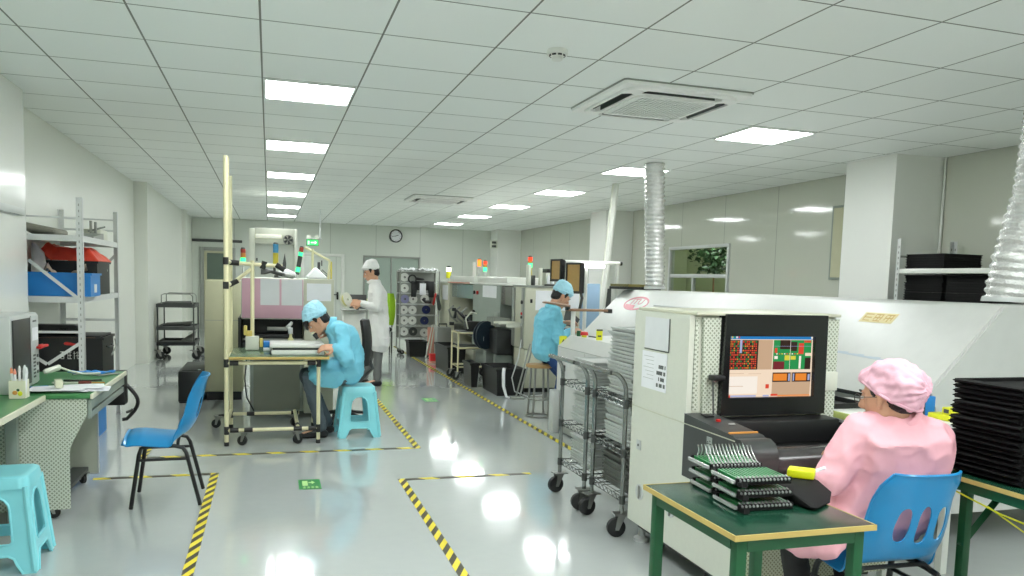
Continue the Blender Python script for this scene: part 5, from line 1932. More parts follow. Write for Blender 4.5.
# black trays stacked on the second green table
pr3 = MB()
pr3.plate([(-.20, -.16), (.20, -.16), (.20, .16), (-.20, .16)], [[(-.18, -.14), (.18, -.14), (.18, .14), (-.18, .14)]], T(0, 0, .003), .017)
pr3.prism([(-.20, .006), (-.222, .014), (-.222, .017), (-.20, .020)], 'y', -.15, .15)
pr3.prism([(.20, .006), (.222, .014), (.222, .017), (.20, .020)], 'y', -.15, .15)
pr3.prism([(-.16, .006), (-.178, .014), (-.178, .017), (-.16, .020)], 'x', -.18, .18)
pr3.box(-.185, .185, -.145, .145, 0, .006)
pr3 = pr3.build('conductive_tray', M_conductive)
for i in range(18):
    o = pr3 if i == 0 else pr3.copy()
    if i:
        COL.objects.link(o)
    o.location = (2.88 + rs.uniform(-.012, .012), 2.34 + rs.uniform(-.008, .008), TZ + .001 + i * .0208)
    o.rotation_euler = (0, 0, rs.uniform(-.05, .05))
    tag(o, 'black conductive tray in the tall stack at the right photo edge', 'tray', 'tall black tray stack on the right table')
m = MB(); m.tube([(2.62, 2.44, .70), (2.62, 2.2, .66), (2.66, 2.0, .63), (2.72, 1.8, .62), (2.76, 1.6, .60)], .0035, 5)
m.tube([(2.62, 2.25, .672), (2.66, 2.1, .60), (2.72, 2.0, .615), (2.74, 1.9, .618)], .003, 5)
tag(m.build('ground_wire', M_yellow), 'thin yellow wire looping below the green table at right', 'wire')

# shelf with black trays behind the oven, by the boxed column
t = thing('shelving_unit', 'white slotted shelving unit in the corner right of the boxed column', 'shelf', (6.3, 5.9, 0))
SX0, SX1, SY0, SY1 = 5.83, 6.52, 4.6, 6.22
for x, sx in ((SX0, 1), (SX1, -1)):
    for y, sy in ((SY1, -1), (SY0, 1)):
        m = MB()
        m.box(min(x, x + sx * .045), max(x, x + sx * .045), y - .0015, y + .0015, 0, 1.99); m.box(x - .0015, x + .0015, min(y, y + sy * .045), max(y, y + sy * .045), 0, 1.99)
        m.mi = 1
        for i in range(30):
            m.cbox(x + sx * .024, y - .002, .4 + i * .052, .008, .001, .022)
            m.cbox(x - .0018, y + sy * .024, .4 + i * .052, .001, .008, .022)
        m.build('post', [M_galv, M_darkgrey], t)
for z in (.9, 1.655):
    m = MB(); m.box(SX0 + .003, SX1 - .003, SY0 + .003, SY1 - .003, z, z + .045, .003)
    m.build('shelf_board', M_white, t)
m = MB(); m.box(SX0 + .003, SX1 - .003, SY1 + .0016, SY1 + .004, 1.81, 1.83)
m.build('tie_bar', M_grey, t)
pr4 = tray_proto(.44, .44, .024, M_conductive, 'conductive_tray')
for i in range(6):
    o = pr4 if i == 0 else pr4.copy()
    if i:
        COL.objects.link(o)
    o.location = (6.14 + rs.uniform(-.008, .008), 5.96 + rs.uniform(-.006, .006), 1.7015 + i * .0232)
    tag(o, 'black tray in the low stack on top of the corner shelving unit', 'tray', 'black trays on the corner shelf top')
for j, y in enumerate((5.96, 5.47, 4.98)):
    for i in range(30):
        o = pr4.copy(); COL.objects.link(o)
        o.location = (6.14 + rs.uniform(-.008, .008), y + rs.uniform(-.005, .005), .9465 + i * .0232 + (.0 if j else 0))
        tag(o, 'black tray in the tall stacks on the corner shelving unit below its top board', 'tray', 'black trays on the corner shelf middle')

# notice panel on the right wall
m = MB(); m.box(XR - .02, XR - .002, 7.9, 8.13, 1.6, 2.5, .003)
m.mi = 1; m.box(XR - .0215, XR - .0201, 7.93, 8.10, 1.63, 2.47)
tag(m.build('wall_notice_board', [M_greengrey, M_olive]), 'narrow olive notice board on the right wall left of the boxed column', 'notice board')
# ------------------------------------------------------------------ row of placement machines at the back right
def box_part(t, name, mt, *boxes, bev=.004):
    m = MB()
    for b in boxes:
        m.box(*b, bev)
    return m.build(name, mt, t)


# nearest cabinet of the row
t = thing('loader_machine', 'beige loader cabinet with white notice on its side behind the standing stool', 'machine', (3.9, 10.0, 0))
box_part(t, 'body', M_beige, (3.215, 4.05, 9.8, 10.32, .585, 1.40))
box_part(t, 'lower_body', M_beige, (3.235, 4.03, 9.815, 10.30, .06, .575))
box_part(t, 'plinth', M_black, (3.26, 4.01, 9.84, 10.28, 0, .059))
box_part(t, 'top_plate', M_grey, (3.20, 4.06, 9.79, 10.33, 1.401, 1.425))
box_part(t, 'notice_sheet', M_paper, (3.36, 3.98, 9.7965, 9.7995, 1.10, 1.36), bev=0)
boxes('side_frame', M_grey, t, .002, (3.195, 3.2145, 9.82, 9.90, .6, 1.39), (3.195, 3.2145, 10.22, 10.31, .6, 1.39))
m = MB()
for i, (z, r) in enumerate(((1.2, .025), (1.05, .018), (1.0, .018), (.9, .018))):
    m.mi = [0, 1, 0, 2][i]
    m.cyl((3.18, 9.86, z), (3.1949, 9.86, z), r, n=12)
m.mi = 0
m.cbox(3.30, 9.792, 1.22, .03, .014, .05, .003)
m.build('button', [M_black, M_redpl, M_galv], t)
boxes('outfeed_rail', M_offwhite, t, .003, (2.9, 3.21, 9.91, 9.94, .901, .93), (3.02, 3.21, 9.91, 9.99, .86, .90), (2.9, 3.21, 10.15, 10.18, .90, .93))

t = thing('placement_machine', 'grey-green placement machine with white sheet and open bay, middle of the far row', 'machine', (3.9, 11.6, 0))
box_part(t, 'housing', M_greengrey, (3.27, 4.7, 11.14, 12.78, .30, 1.405))
box_part(t, 'back_housing', M_darkgrey, (3.9, 4.7, 10.36, 11.135, .30, 1.405))
box_part(t, 'bay', M_black, (3.32, 3.895, 10.36, 11.135, .62, .66), (3.86, 3.8985, 10.37, 11.13, .66, 1.1), bev=.002)
box_part(t, 'bay_hood', mat('smoked_cover', (104, 104, 98), .25), (3.275, 3.895, 10.365, 11.13, 1.12, 1.40), bev=.02)
box_part(t, 'base', M_greengrey, (3.33, 4.66, 10.4, 12.75, .04, .299))
box_part(t, 'foot', M_black, (3.4, 4.6, 10.5, 12.7, 0, .039))
box_part(t, 'top_cover', M_white, (3.25, 4.72, 10.36, 12.8, 1.406, 1.435), (3.35, 4.6, 11.1, 12.78, 1.4355, 1.53), bev=.01)
box_part(t, 'notice_sheet', M_paper, (3.266, 3.2695, 11.35, 12.15, 1.21, 1.395), bev=0)
box_part(t, 'access_door', M_greengrey, (3.262, 3.2695, 11.2, 11.42, .72, 1.0), (3.262, 3.2695, 11.5, 12.7, .34, .72), bev=.002)
m = MB()
for i, (y, z) in enumerate(((12.66, 1.27), (12.66, .95), (12.45, 1.27))):
    m.mi = [0, 0, 1][i]
    m.cyl((3.24, y, z), (3.2699, y, z), .03, n=12)
m.build('button', [M_black, M_redpl], t)

t = thing('placement_machine', 'beige placement machine with dark feeder bay, farthest of the row', 'machine', (3.9, 14.2, 0))
box_part(t, 'housing', M_beige, (3.25, 4.7, 14.5, 15.6, .30, 1.405))
box_part(t, 'back_housing', M_darkgrey, (3.95, 4.7, 12.83, 14.495, .30, 1.405))
box_part(t, 'feeder_bay', M_black, (3.35, 3.945, 12.83, 14.495, .5, .64), (3.91, 3.948, 12.84, 14.49, .64, 1.12), bev=.004)
box_part(t, 'bay_window', mat('bay_glass', (128, 150, 146), .12), (3.29, 3.33, 12.85, 14.45, 1.15, 1.39), bev=.004)
box_part(t, 'base', M_beige, (3.33, 4.66, 12.9, 15.55, .04, .299))
box_part(t, 'foot', M_black, (3.4, 4.6, 13.0, 15.5, 0, .039))
box_part(t, 'top_cover', M_white, (3.24, 4.72, 12.83, 15.62, 1.406, 1.435), (3.3, 4.6, 12.85, 14.7, 1.4355, 1.54), bev=.01)
box_part(t, 'red_stripe', M_salmon, (3.236, 3.2395, 12.9, 14.6, 1.41, 1.43), bev=0)
box_part(t, 'notice_sheet', M_paper, (3.2455, 3.2495, 14.62, 15.1, 1.08, 1.36), bev=0)
for i in range(6):
    MB().cbox(3.5 + .06 * (i % 3), 13.0 + i * .25, .735, .25, .03, .18, .004).build('feeder', [M_black, M_darkgrey][i % 2], t)
for y in (13.0, 13.5, 14.0):
    MB().tube([(3.3, y, .70), (3.18, y, .80), (3.12, y - .05, .92), (3.2, y - .1, 1.0)], .018, 6).build('feeder_arm', M_grey, t)

tower_lamp('glowing amber signal tower above the row of placement machines', 3.45, 13.1, 1.542, [(M_galv, .12), (M_led_o, .11)], .032, 0, .05)
tower_lamp('signal tower lit red over green next to the glowing amber one', 3.45, 12.71, 1.532, [(M_galv, .05), (M_led_g, .07), (M_off_o, .05), (M_led_r, .05)], .032, 0, .04)
tower_lamp('red and green signal tower on the beige loader cabinet', 3.42, 10.25, 1.427, [(M_off_y, .14), (M_led_g, .06), (M_off_o, .03), (M_led_r, .05)], .03, 0, .10)
tower_lamp('small yellow signal tower with white lamp at the far end of the row', 3.45, 15.5, 1.437, [(M_yellow, .13), (M_led_w, .08)], .05, 0, .06)
m = MB(); m.tube([(3.45, 13.44, 1.542), (3.45, 13.44, 1.79)], .028, 10)
tag(m.build('exhaust_stub', M_white), 'short white upright pipe left of the glowing amber signal tower', 'pipe')
t = thing('control_terminal', 'small pale terminal on the beige loader cabinet by its signal tower', 'terminal', (3.35, 10.1, 1.427))
box_part(t, 'body', M_offwhite, (3.30, 3.34, 9.95, 10.05, 1.4265, 1.70), (3.46, 3.50, 9.95, 10.0, 1.4265, 1.66))
box_part(t, 'screen', M_darkgrey, (3.37, 3.40, 9.95, 10.05, 1.4265, 1.56))
t = thing('bottle_crate', 'white crate of bottles with black lid on the beige loader cabinet', 'crate', (3.66, 10.0, 1.427))
box_part(t, 'body', M_offwhite, (3.53, 3.78, 9.9, 10.15, 1.4265, 1.60))
box_part(t, 'lid', M_black, (3.545, 3.795, 9.89, 10.16, 1.6005, 1.65), (3.51, 3.8, 9.885, 9.8995, 1.4265, 1.445))
m = MB()
for i in range(4):
    m.lathe([(0, 1.45), (.022, 1.45), (.022, 1.54), (.01, 1.56), (.01, 1.58), (0, 1.58)], (3.56 + i * .06, 9.874, 0), 10)
m.build('bottle', M_paper, t)
# wall socket with cable on the far right wall
t = thing('wall_socket', 'grey socket with cable run high on the far wall above the loader cabinet', 'socket', (5.2, YB, 2.4))
m = MB(); m.box(5.94 - .2, 5.94, 20.66, 20.695, 2.35, 2.56, .01); m.mi = 1; m.cbox(5.84, 20.655, 2.5, .12, .02, .06); m.cbox(5.84, 20.655, 2.4, .12, .02, .06)
m.build('box', [M_offwhite, M_darkgrey], t)
bpy.data.objects.remove(t.children[0]) if False else None

# inspection stand behind the oven, with lamp and plank
t = thing('inspection_stand', 'white pipe stand with lit tube lamp and brown plank by the bending man in blue', 'stand', (3.6, 8.9, 0))
m = MB()
for p in (((3.74, 9.02, 0), (3.74, 9.02, 1.74)), ((4.16, 9.02, 0), (4.16, 9.02, 1.74)), ((3.45, 9.02, 1.73), (4.19, 9.02, 1.73)), ((3.05, 7.66, .0), (3.05, 7.66, 1.18))):
    MB().cyl(p[0], p[1], .024, n=10).build('post', M_white, t)
m = MB(); m.cyl((4.19, 9.02, 1.73), (4.22, 9.02, 1.73), .026, n=10)
m.build('pipe_joint', M_black, t)
m = MB(); m.cyl((3.66, 8.97, 1.685), (3.96, 8.97, 1.685), .02, n=12)
m.build('tube_lamp', lamp('tube_lamp_light', (250, 255, 250), 9.0), t)
m = MB(); m.box(2.98, 3.42, 7.6, 7.72, 1.1805, 1.205, .004)
m.build('plank', M_brown, t)
m = MB(); m.box(3.421, 3.47, 7.6, 7.72, 1.165, 1.21, .004)
m.build('plank_end', M_black, t)
m = MB(); m.hull([((2.72, 7.62, 1.268), (.03, .06, .012)), ((2.96, 7.6, 1.235), (.03, .06, .012)), ((2.86, 7.66, 1.255), (.05, .06, .014))])
m.build('visor_board', M_brown, t)
m = MB(); m.box(2.97, 3.0, 7.62, 7.7, 1.19, 1.245, .003)
m.build('plank_hinge', M_black, t)
t = thing('standing_panel', 'pale blue upright panel behind the pipe stand', 'panel', (3.9, 9.3, 0))
box_part(t, 'sheet', M_bluewhite, (3.80, 4.06, 9.3, 9.33, .03, 1.47))
boxes('foot', M_grey, t, 0, (3.78, 3.84, 9.2, 9.43, 0, .029), (4.02, 4.08, 9.2, 9.43, 0, .029))
t = thing('slanted_pole', 'white pole leaning from the floor up to the ceiling behind the oven', 'pole', (4.05, 9.86, 0))
m = MB(); m.tube([(4.20, 9.75, .004), (4.585, 10.1, 2.852)], .052, 4)
m.build('channel', M_white, t)
m = MB(); m.tube([(4.155, 9.72, .3), (4.53, 10.062, 2.84)], .012, 6)
m.build('cable', M_offwhite, t)


def monitor(label, x, y, z, w, h, rz, pole_to):
    t = thing('monitor', label, 'monitor', (x, y, z), 0, 'amber monitors beside the bending man')
    M = T(x, y, z) @ RZ(rz)
    m = MB(M); m.plate([(-w / 2, -h / 2), (w / 2, -h / 2), (w / 2, h / 2), (-w / 2, h / 2)], [[(-w / 2 + .022, -h / 2 + .03), (w / 2 - .022, -h / 2 + .03), (w / 2 - .022, h / 2 - .022), (-w / 2 + .022, h / 2 - .022)]], RX(PI / 2), .03)
    m.box(-w / 2 + .004, w / 2 - .004, .0005, .035, -h / 2 + .004, h / 2 - .004, .01)
    m.build('housing', M_black, t)
    m = MB(M); m.box(-w / 2 + .022, w / 2 - .022, -.02, -.001, -h / 2 + .03, h / 2 - .022)
    m.build('screen', mat('amber_lit_screen', (150, 122, 70), .3, emit=(180, 140, 70), es=.16, var=.2, nscale=40), t)
    m = MB(M); m.hull([((-.06, .05, -.1), (.02, .02, .02)), ((.06, .05, .1), (.02, .03, .03)), ((.06, .05, -.1), (.02, .02, .02))])
    m.build('back_shell', M_black, t)
    m = MB(); m.tube([M @ Vector((0, .05, -.05)), M @ Vector((.02, .10, -h / 2 - .05)), pole_to], .018, 8)
    m.build('arm', M_darkgrey, t)
    return t


monitor('amber monitor further left above the bending man', 3.33, 8.93, 1.62, .27, .27, -1.45, (3.42, 9.0, 1.25))
monitor('amber monitor to the right, hung lower and closer', 3.43, 8.60, 1.53, .29, .36, -1.30, (3.56, 8.75, 1.15))
m = MB(); m.prism([(3.20, 1.0), (3.34, .96), (3.40, 1.06), (3.24, 1.19)], 'y', 8.33, 8.36); m.box(3.22, 3.36, 8.3, 8.55, .90, .955, .01)
m.box(3.26, 3.32, 8.4, 8.46, 0, .9)
tag(m.build('sloping_console', M_darkgrey), 'dark sloping console in front of the bending man hands', 'console')

# ------------------------------------------------------------------ things on the floor along the far row
def tote(name, label, x0, x1, y0, y1, z1, mt, rope=None):
    t = thing(name, label, 'bin', ((x0 + x1) / 2, (y0 + y1) / 2, 0))
    m = MB()
    k_ = .02
    A = [(x0 + k_, y0 + k_), (x1 - k_, y0 + k_), (x1 - k_, y1 - k_), (x0 + k_, y1 - k_)]
    B = [(x0, y0), (x1, y0), (x1, y1), (x0, y1)]
    C = [(x0 + .012, y0 + .012), (x1 - .012, y0 + .012), (x1 - .012, y1 - .012), (x0 + .012, y1 - .012)]
    D = [(x0 + .03, y0 + .03), (x1 - .03, y0 + .03), (x1 - .03, y1 - .03), (x0 + .03, y1 - .03)]
    R_ = [[m.v((p[0], p[1], z)) for p in L] for L, z in ((A, .001), (B, z1), (C, z1), (D, z1 - .06))]
    for a, b in zip(R_, R_[1:]):
        for i in range(4):
            m.f([a[i], a[(i + 1) % 4], b[(i + 1) % 4], b[i]])
    m.f(R_[0][::-1]); m.f(R_[-1])
    m.build('body', mt, t)
    m = MB(); m.plate([(x0 - .012, y0 - .012), (x1 + .012, y0 - .012), (x1 + .012, y1 + .012), (x0 - .012, y1 + .012)], [B], T(0, 0, z1 - .03), .028)
    m.build('rim', mt, t)
    if rope:
        m = MB(); m.tube(rope, .01, 6)
        m.build('cord', M_white, t)
    return t


tote('waste_bin', 'big black bin with white cord on the floor before the beige loader cabinet', 2.78, 3.17, 9.55, 10.3, .35, M_black)
tote('waste_bin', 'black bin left of the corded bin by the far row', 2.64, 2.76, 10.35, 10.8, .34, M_black)
tote('waste_bin', 'black bin farthest left on the floor by the hazard tape', 2.66, 2.95, 11.9, 12.9, .42, M_black)
tote('waste_bin', 'grey-black bin just right of the farthest left one', 2.90, 3.14, 13.0, 13.5, .34, M_darkgrey)
m = MB(); m.tube([(2.86, 9.50, .36), (2.84, 9.45, .30), (2.83, 9.40, .15), (2.86, 9.36, .02), (2.9, 9.35, .006)], [.022, .022, .02, .015, .012], 8)
tag(m.build('white_strap', M_paper), 'white strap hanging down the front of the big black bin', 'strap')
t = thing('cable_hose', 'pale thin hose drooping from the feeder reels to the floor bins', 'hose', (3.0, 9.5, 0))
m = MB(); m.tube([(3.12, 9.62, .72), (3.05, 9.5, .5), (2.95, 9.44, .25), (2.98, 9.40, .08), (3.15, 9.4, .012), (3.4, 9.5, .012)], .008, 6)
m.build('hose', M_galv, t)
t = thing('cable_stand', 'slanting grey stand rods beside the feeder reels', 'stand', (3.0, 9.9, 0))
m = MB(); m.tube([(3.12, 9.25, .7), (2.95, 9.25, .03)], .01, 6); m.tube([(3.16, 9.25, .7), (3.0, 9.25, .03)], .01, 6); m.box(2.9, 3.05, 9.2, 9.3, 0, .03, .004)
m.build('rods', M_grey, t)

# feeder cart with big reels
t = thing('feeder_cart', 'dark feeder cart with big blue-black reel in front of the open bay', 'cart', (3.05, 10.75, 0))
box_part(t, 'body', mat('feeder_charcoal', (48, 50, 50), .5), (3.0, 3.24, 10.35, 11.05, .45, .80), bev=.02)
boxes('frame', M_greengrey, t, .004, (3.0, 3.24, 10.9, 11.04, .06, .449), (3.0, 3.24, 10.4, 10.5, .06, .449))
m = MB()
m.lathe([(.0, -.035), (.05, -.035), (.05, -.03), (.19, -.03), (.19, -.036), (.2, -.036), (.2, -.02), (.09, -.02), (.09, .02), (.2, .02), (.2, .036), (.19, .036), (.0, .036)], (2.93, 10.72, .70), 30, RZ(.5) @ RX(PI / 2))
m.build('reel', mat('reel_blueblack', (40, 54, 66), .35), t)
m = MB(); m.box(2.845, 2.90, 10.66, 10.665, .62, .68)
m.build('reel_label', M_paper, t)
for i in range(5):
    m = MB(); m.cbox(3.1, 10.42 + i * .12, .90, .2, .02, .11, .004)
    m.build('feeder', M_grey, t)
for x in (3.04, 3.2):
    for y in (10.45, 10.97):
        caster(t, x, y, .062, .026, 0)

# small ivory pipe trolley
t = thing('pipe_trolley', 'small ivory pipe trolley standing before the grey-green placement machine', 'trolley', (2.9, 11.3, 0))
m = MB()
for x in (2.66, 3.18):
    for y in (11.2, 11.62):
        m.cyl((x, y, .12), (x, y, .70 if x < 3 else .68), .014, n=8)
for z in (.19, .47, .69):
    m.tube([(2.66, 11.2, z), (3.18, 11.2, z), (3.18, 11.62, z), (2.66, 11.62, z)], .014, 8, closed=True)
m.build('frame', M_pipe, t)
box_part(t, 'shelf', M_darkgrey, (2.69, 3.16, 11.22, 11.6, .485, .50), (2.69, 3.16, 11.22, 11.6, .705, .715))
for x in (2.66, 3.18):
    for y in (11.2, 11.62):
        caster(t, x, y, .12, .05, 2.8)
t = thing('component_feeder', 'dark feeder with curved pale cable on the small ivory trolley', 'feeder', (2.85, 11.4, .717))
m = MB(); m.box(2.8, 3.05, 11.3, 11.5, .717, .86, .02); m.tube([(2.85, 11.4, .86), (2.75, 11.4, .95), (2.66, 11.4, 1.02), (2.64, 11.4, .9)], .025, 8); m.cbox(2.63, 11.4, 1.03, .06, .05, .05, .008); m.cbox(2.6, 11.4, .82, .07, .05, .05, .008)
m.mi = 1; m.tube([(2.82, 11.28, .75), (2.78, 11.27, .9), (2.86, 11.27, 1.0), (2.95, 11.28, .98)], .012, 6)
m.build('body', [M_black, M_offwhite], t)

# reel rack at the very back
t = thing('reel_rack', 'tall wire rack of component reels at the back, left of the machine row', 'rack', (2.7, 15.2, 0))
m = MB()
for x in (2.40, 3.16):
    for y in (15.0, 15.4):
        m.cyl((x, y, .1), (x, y, 1.62), .014, n=8)
m.build('post', M_grey, t)
for z in (.30, .55, .76, .97, 1.18, 1.39, 1.60):
    m = MB(); m.tube([(2.40, 15.0, z), (3.16, 15.0, z), (3.16, 15.4, z), (2.40, 15.4, z)], .009, 6, closed=True)
    for i in range(1, 9):
        m.tube([(2.40 + .76 * i / 9, 15.0, z), (2.40 + .76 * i / 9, 15.4, z)], .004, 5)
    m.build('wire_shelf', M_galv, t)
for x in (2.43, 3.12):
    for y in (15.02, 15.38):
        caster(t, x, y, .10, .044, 0)
m = MB(); m.box(2.41, 3.15, 15.41, 15.42, .3, 1.62)
m.build('back_sheet', M_grey, t)
reelp = None
RL = [(2.50, 1.28, 'w'), (2.51, 1.07, 'b'), (2.49, .86, 'w'), (2.67, 1.07, 'w'), (2.93, .87, 'n'), (2.9, 1.08, 'w'), (2.66, .86, 'w'), (2.66, .655, 'w'), (2.50, .655, 'w'), (2.90, .655, 'n'), (2.50, 1.49, 'w'), (2.50, .44, 'w'), (2.68, .44, 'k'), (2.9, .42, 'w')]
reel_m = {'w': M_white, 'b': mat('mauve_reel', (150, 150, 190), .4), 'n': mat('navy_reel', (34, 44, 96), .4), 'k': M_darkgrey}
names_ = {'w': 'white', 'b': 'mauve', 'n': 'dark blue', 'k': 'dark grey'}
rows_ = {1.49: 'top', 1.28: 'second', 1.08: 'third', 1.07: 'third', .87: 'fourth', .86: 'fourth', .655: 'fifth', .44: 'lowest', .42: 'lowest'}
for i, (x, z, c) in enumerate(RL):
    pos = 'left' if x < 2.55 else ('middle' if x < 2.8 else 'right')
    t = thing('component_reel', '%s component reel in the %s column, %s level of the back reel rack' % (names_[c], pos, rows_[z]), 'reel', (x, 15.15, z), 0, 'component reels on the back rack')
    m = MB()
    for s in (-.02, .012):
        m.lathe([(.02, 0), (.082, 0), (.082, .004), (.02, .004)], (x, 15.12 - s, z), 24, RX(PI / 2), closed=True)
    m.build('flange', reel_m[c], t)
    m = MB(); m.lathe([(.012, 0), (.035, 0), (.035, .026), (.012, .026)], (x, 15.138, z), 18, RX(PI / 2), closed=True)
    m.build('hub', M_black if c != 'k' else M_offwhite, t)
t = thing('black_jacket', 'black jacket with a white sheet hung on the front of the reel rack', 'jacket', (2.8, 14.97, 1.3))
m = MB(); m.grid(lambda u, v: (2.60 + .44 * u, 14.965 - .02 * math.sin(PI * v) + .008 * math.sin(14 * u), 1.42 - .30 * v * (1 if abs(u - .5) > .28 else .55)), 26, 16, .02)
m.build('body', M_black, t)
box_part(t, 'sheet', M_paper, (2.76, 2.88, 14.915, 14.92, 1.16, 1.38), bev=0)
t = thing('headset', 'black round headset hung above the black jacket on the reel rack', 'headset', (2.62, 14.96, 1.46))
m = MB(); m.lathe([(.06, -.02), (.085, -.02), (.085, .02), (.06, .02)], (2.61, 14.90, 1.46), 24, RX(PI / 2), closed=True); m.hull([((2.70, 14.90, 1.47), (.03, .02, .03)), ((2.80, 14.90, 1.46), (.05, .02, .02))])
m.build('ring', M_black, t)
t = thing('paper_bundle', 'white crumpled papers lying along the top of the reel rack', 'paper', (2.65, 15.2, 1.62))
m = MB(); m.grid(lambda u, v: (2.42 + .72 * u, 15.03 + .34 * v, 1.63 + .07 * abs(noise.noise(Vector((u * 6, v * 3, 2)))) + .03 * noise.noise(Vector((u * 17, v * 9, 5)))), 44, 18, .004)
m.build('sheets', M_paper, t)
t = thing('headphone_bundle', 'dark blue and red tangle of tools hung on the right of the reel rack', 'tools', (2.95, 14.95, 1.0))
m = MB()
m.tube([(2.86, 14.93, 1.09), (2.83, 14.93, 1.08), (2.88, 14.93, 1.03), (2.98, 14.93, 1.03)], .03, 8)
m.mi = 1; m.hull([((3.08, 14.955, 1.17), (.02, .02, .03)), ((3.04, 14.955, 1.0), (.02, .02, .04))]); m.mi = 2; m.hull([((3.12, 14.955, 1.10), (.03, .03, .08)), ((3.16, 14.955, .92), (.04, .03, .06))])
m.build('bundle', [M_black, M_redpl, M_darkgrey], t)
tote('parts_box', 'low black box on the floor under the reel rack', 2.50, 2.84, 14.5, 14.9, .30, M_black)
t = thing('folding_stand', 'white folded frame leaning in front of the reel rack', 'frame', (2.9, 14.3, 0))
m = MB(); m.tube([(2.78, 14.3, .0125), (2.92, 14.42, .62), (2.96, 14.42, .62), (2.84, 14.28, .0125)], .012, 6, closed=True)
m.build('tube', M_offwhite, t)
t = thing('salmon_board', 'upright salmon pink board by the far end of the machine row', 'board', (2.94, 14.6, 0))
box_part(t, 'board', M_salmon, (2.86, 3.02, 14.55, 14.6, .03, .56), bev=.01)
box_part(t, 'foot', M_darkgrey, (2.85, 3.03, 14.5, 14.66, 0, .029))
t = thing('grey_case', 'grey upright case beside the salmon board', 'case', (3.0, 13.8, 0))
box_part(t, 'body', M_grey, (2.86, 3.12, 13.7, 13.95, .001, .62), bev=.02)
m = MB(); m.tube([(2.92, 13.82, .62), (2.92, 13.82, .67), (3.06, 13.82, .67), (3.06, 13.82, .62)], .012, 8)
m.build('handle', M_black, t)
t = thing('red_box', 'small red and white box on the floor by the tape', 'box', (2.77, 13.5, 0))
box_part(t, 'body', mat('bright_red_box', (226, 50, 48), .4), (2.70, 2.84, 13.45, 13.6, .035, .16))
box_part(t, 'base', M_salmon, (2.70, 2.84, 13.45, 13.6, .001, .034))
# lime cover on a black chair
t = thing('lime_jacket', 'lime green cover over a black chair left of the reel rack', 'chair', (2.2, 15.5, 0))
m = MB(); m.grid(lambda u, v: (2.225 + .27 * (u - .5) * (1 - .3 * (2 * v - 1) ** 2), 15.3 - .06 * math.sin(PI * u), .55 + .62 * v), 16, 16, .05)
m.build('cover', M_lime, t)
box_part(t, 'seat', M_black, (2.09, 2.31, 15.32, 15.65, .42, .50), bev=.03)
for x in (2.1, 2.3):
    for y in (15.35, 15.62):
        MB().cyl((x, y, 0), (x, y, .42), .014, n=8).build('leg', M_black, t)
boxes('back_post', M_black, t, 0, (2.09, 2.11, 15.33, 15.35, .5, .7), (2.29, 2.31, 15.33, 15.35, .5, .7))
t = thing('wall_bench', 'low pale table edge behind the lime cover', 'table', (2.4, 17.5, 0))
box_part(t, 'tabletop', mat('pale_lime_top', (206, 214, 160), .5), (2.0, 3.4, 17.3, 17.9, .95, .985))
for x in (2.05, 3.35):
    for y in (17.35, 17.85):
        box_part(t, 'leg', M_grey, (x - .02, x + .02, y - .02, y + .02, 0, .949))

# bar stool of the bending man
t = thing('bar_stool', 'round wooden-seated stool with chrome legs under the bending man in light blue', 'stool', (2.83, 8.05, 0))
m = MB(); m.lathe([(0, .545), (.14, .545), (.15, .553), (.15, .573), (.14, .581), (0, .581)], (2.83, 8.05, 0), 28)
m.build('seat', M_wood, t)
for k_ in range(4):
    a = k_ * PI / 2 + PI / 4
    m = MB(); m.cyl((2.83 + .10 * math.cos(a), 8.05 + .10 * math.sin(a), .544), (2.83 + .13 * math.cos(a), 8.05 + .13 * math.sin(a), .012), .012, n=8)
    m.build('leg', M_steel, t)
m = MB()
m.tube([(2.83 + .132 * math.cos(a), 8.05 + .132 * math.sin(a), .012) for a in [2 * PI * i / 28 for i in range(28)]], .011, 8, closed=True)
m.build('foot_ring', M_steel, t)
MB().tube([(2.83 + .122 * math.cos(a), 8.05 + .122 * math.sin(a), .2) for a in [2 * PI * i / 28 for i in range(28)]], .008, 8, closed=True).build('foot_ring', M_steel, t)
# ------------------------------------------------------------------ people
def V(*a):
    return Vector(a)


def lvl(c, lat, w, r):
    """two balls either side of a centre: one level of a trunk"""
    c, lat = Vector(c), Vector(lat).normalized()
    return [(c + lat * (w - r), r), (c - lat * (w - r), r)]


def hand(m, wrist, d, nrm, side, curl=.35, spread=.12, thumb=.5):
    """palm, four unequal bent fingers and a thumb from the side of the palm; d along the fingers, nrm out of the back of the hand"""
    d = Vector(d).normalized()
    nrm = Vector(nrm)
    nrm = (nrm - d * nrm.dot(d)).normalized()
    s = d.cross(nrm).normalized() * side
    W = Vector(wrist)
    P = lambda a, b, c: W + d * a + s * b + nrm * c
    m.hull([(P(-.02, .012, 0), .022), (P(-.02, -.012, 0), .022), (P(.03, .026, 0), .016), (P(.03, -.026, 0), .016)])
    m.hull([(P(.03, .028, 0), .016), (P(.03, -.028, 0), .016), (P(.085, .030, 0), .0125), (P(.085, -.030, 0), .0115)])
    for i, (L, r) in enumerate(((.070, .0098), (.080, .0102), (.074, .0098), (.058, .0088))):
        b = .031 - i * .0207
        p = P(.085, b, .0)
        ang = curl * .7
        fan = (1.5 - i) * spread * .5
        for k_, f in enumerate((.45, .32, .23)):
            dd = (d * math.cos(fan) + s * math.sin(fan)) * math.cos(ang) - nrm * math.sin(ang)
            q_ = p + dd * L * f * 1.1
            m.hull([(p, r * (1 - .1 * k_)), (q_, r * (.94 - .1 * k_))])
            p = q_
            ang += curl
    p0, p1 = P(.018, .026, -.006), P(.052, .026 + .034, -.010 - .02 * thumb)
    p2 = P(.086, .026 + .034 - .012 * thumb, -.016 - .04 * thumb)
    m.hull([(p0, .017), (p1, .0122)])
    m.hull([(p1, .0115), (p2, .0092)])


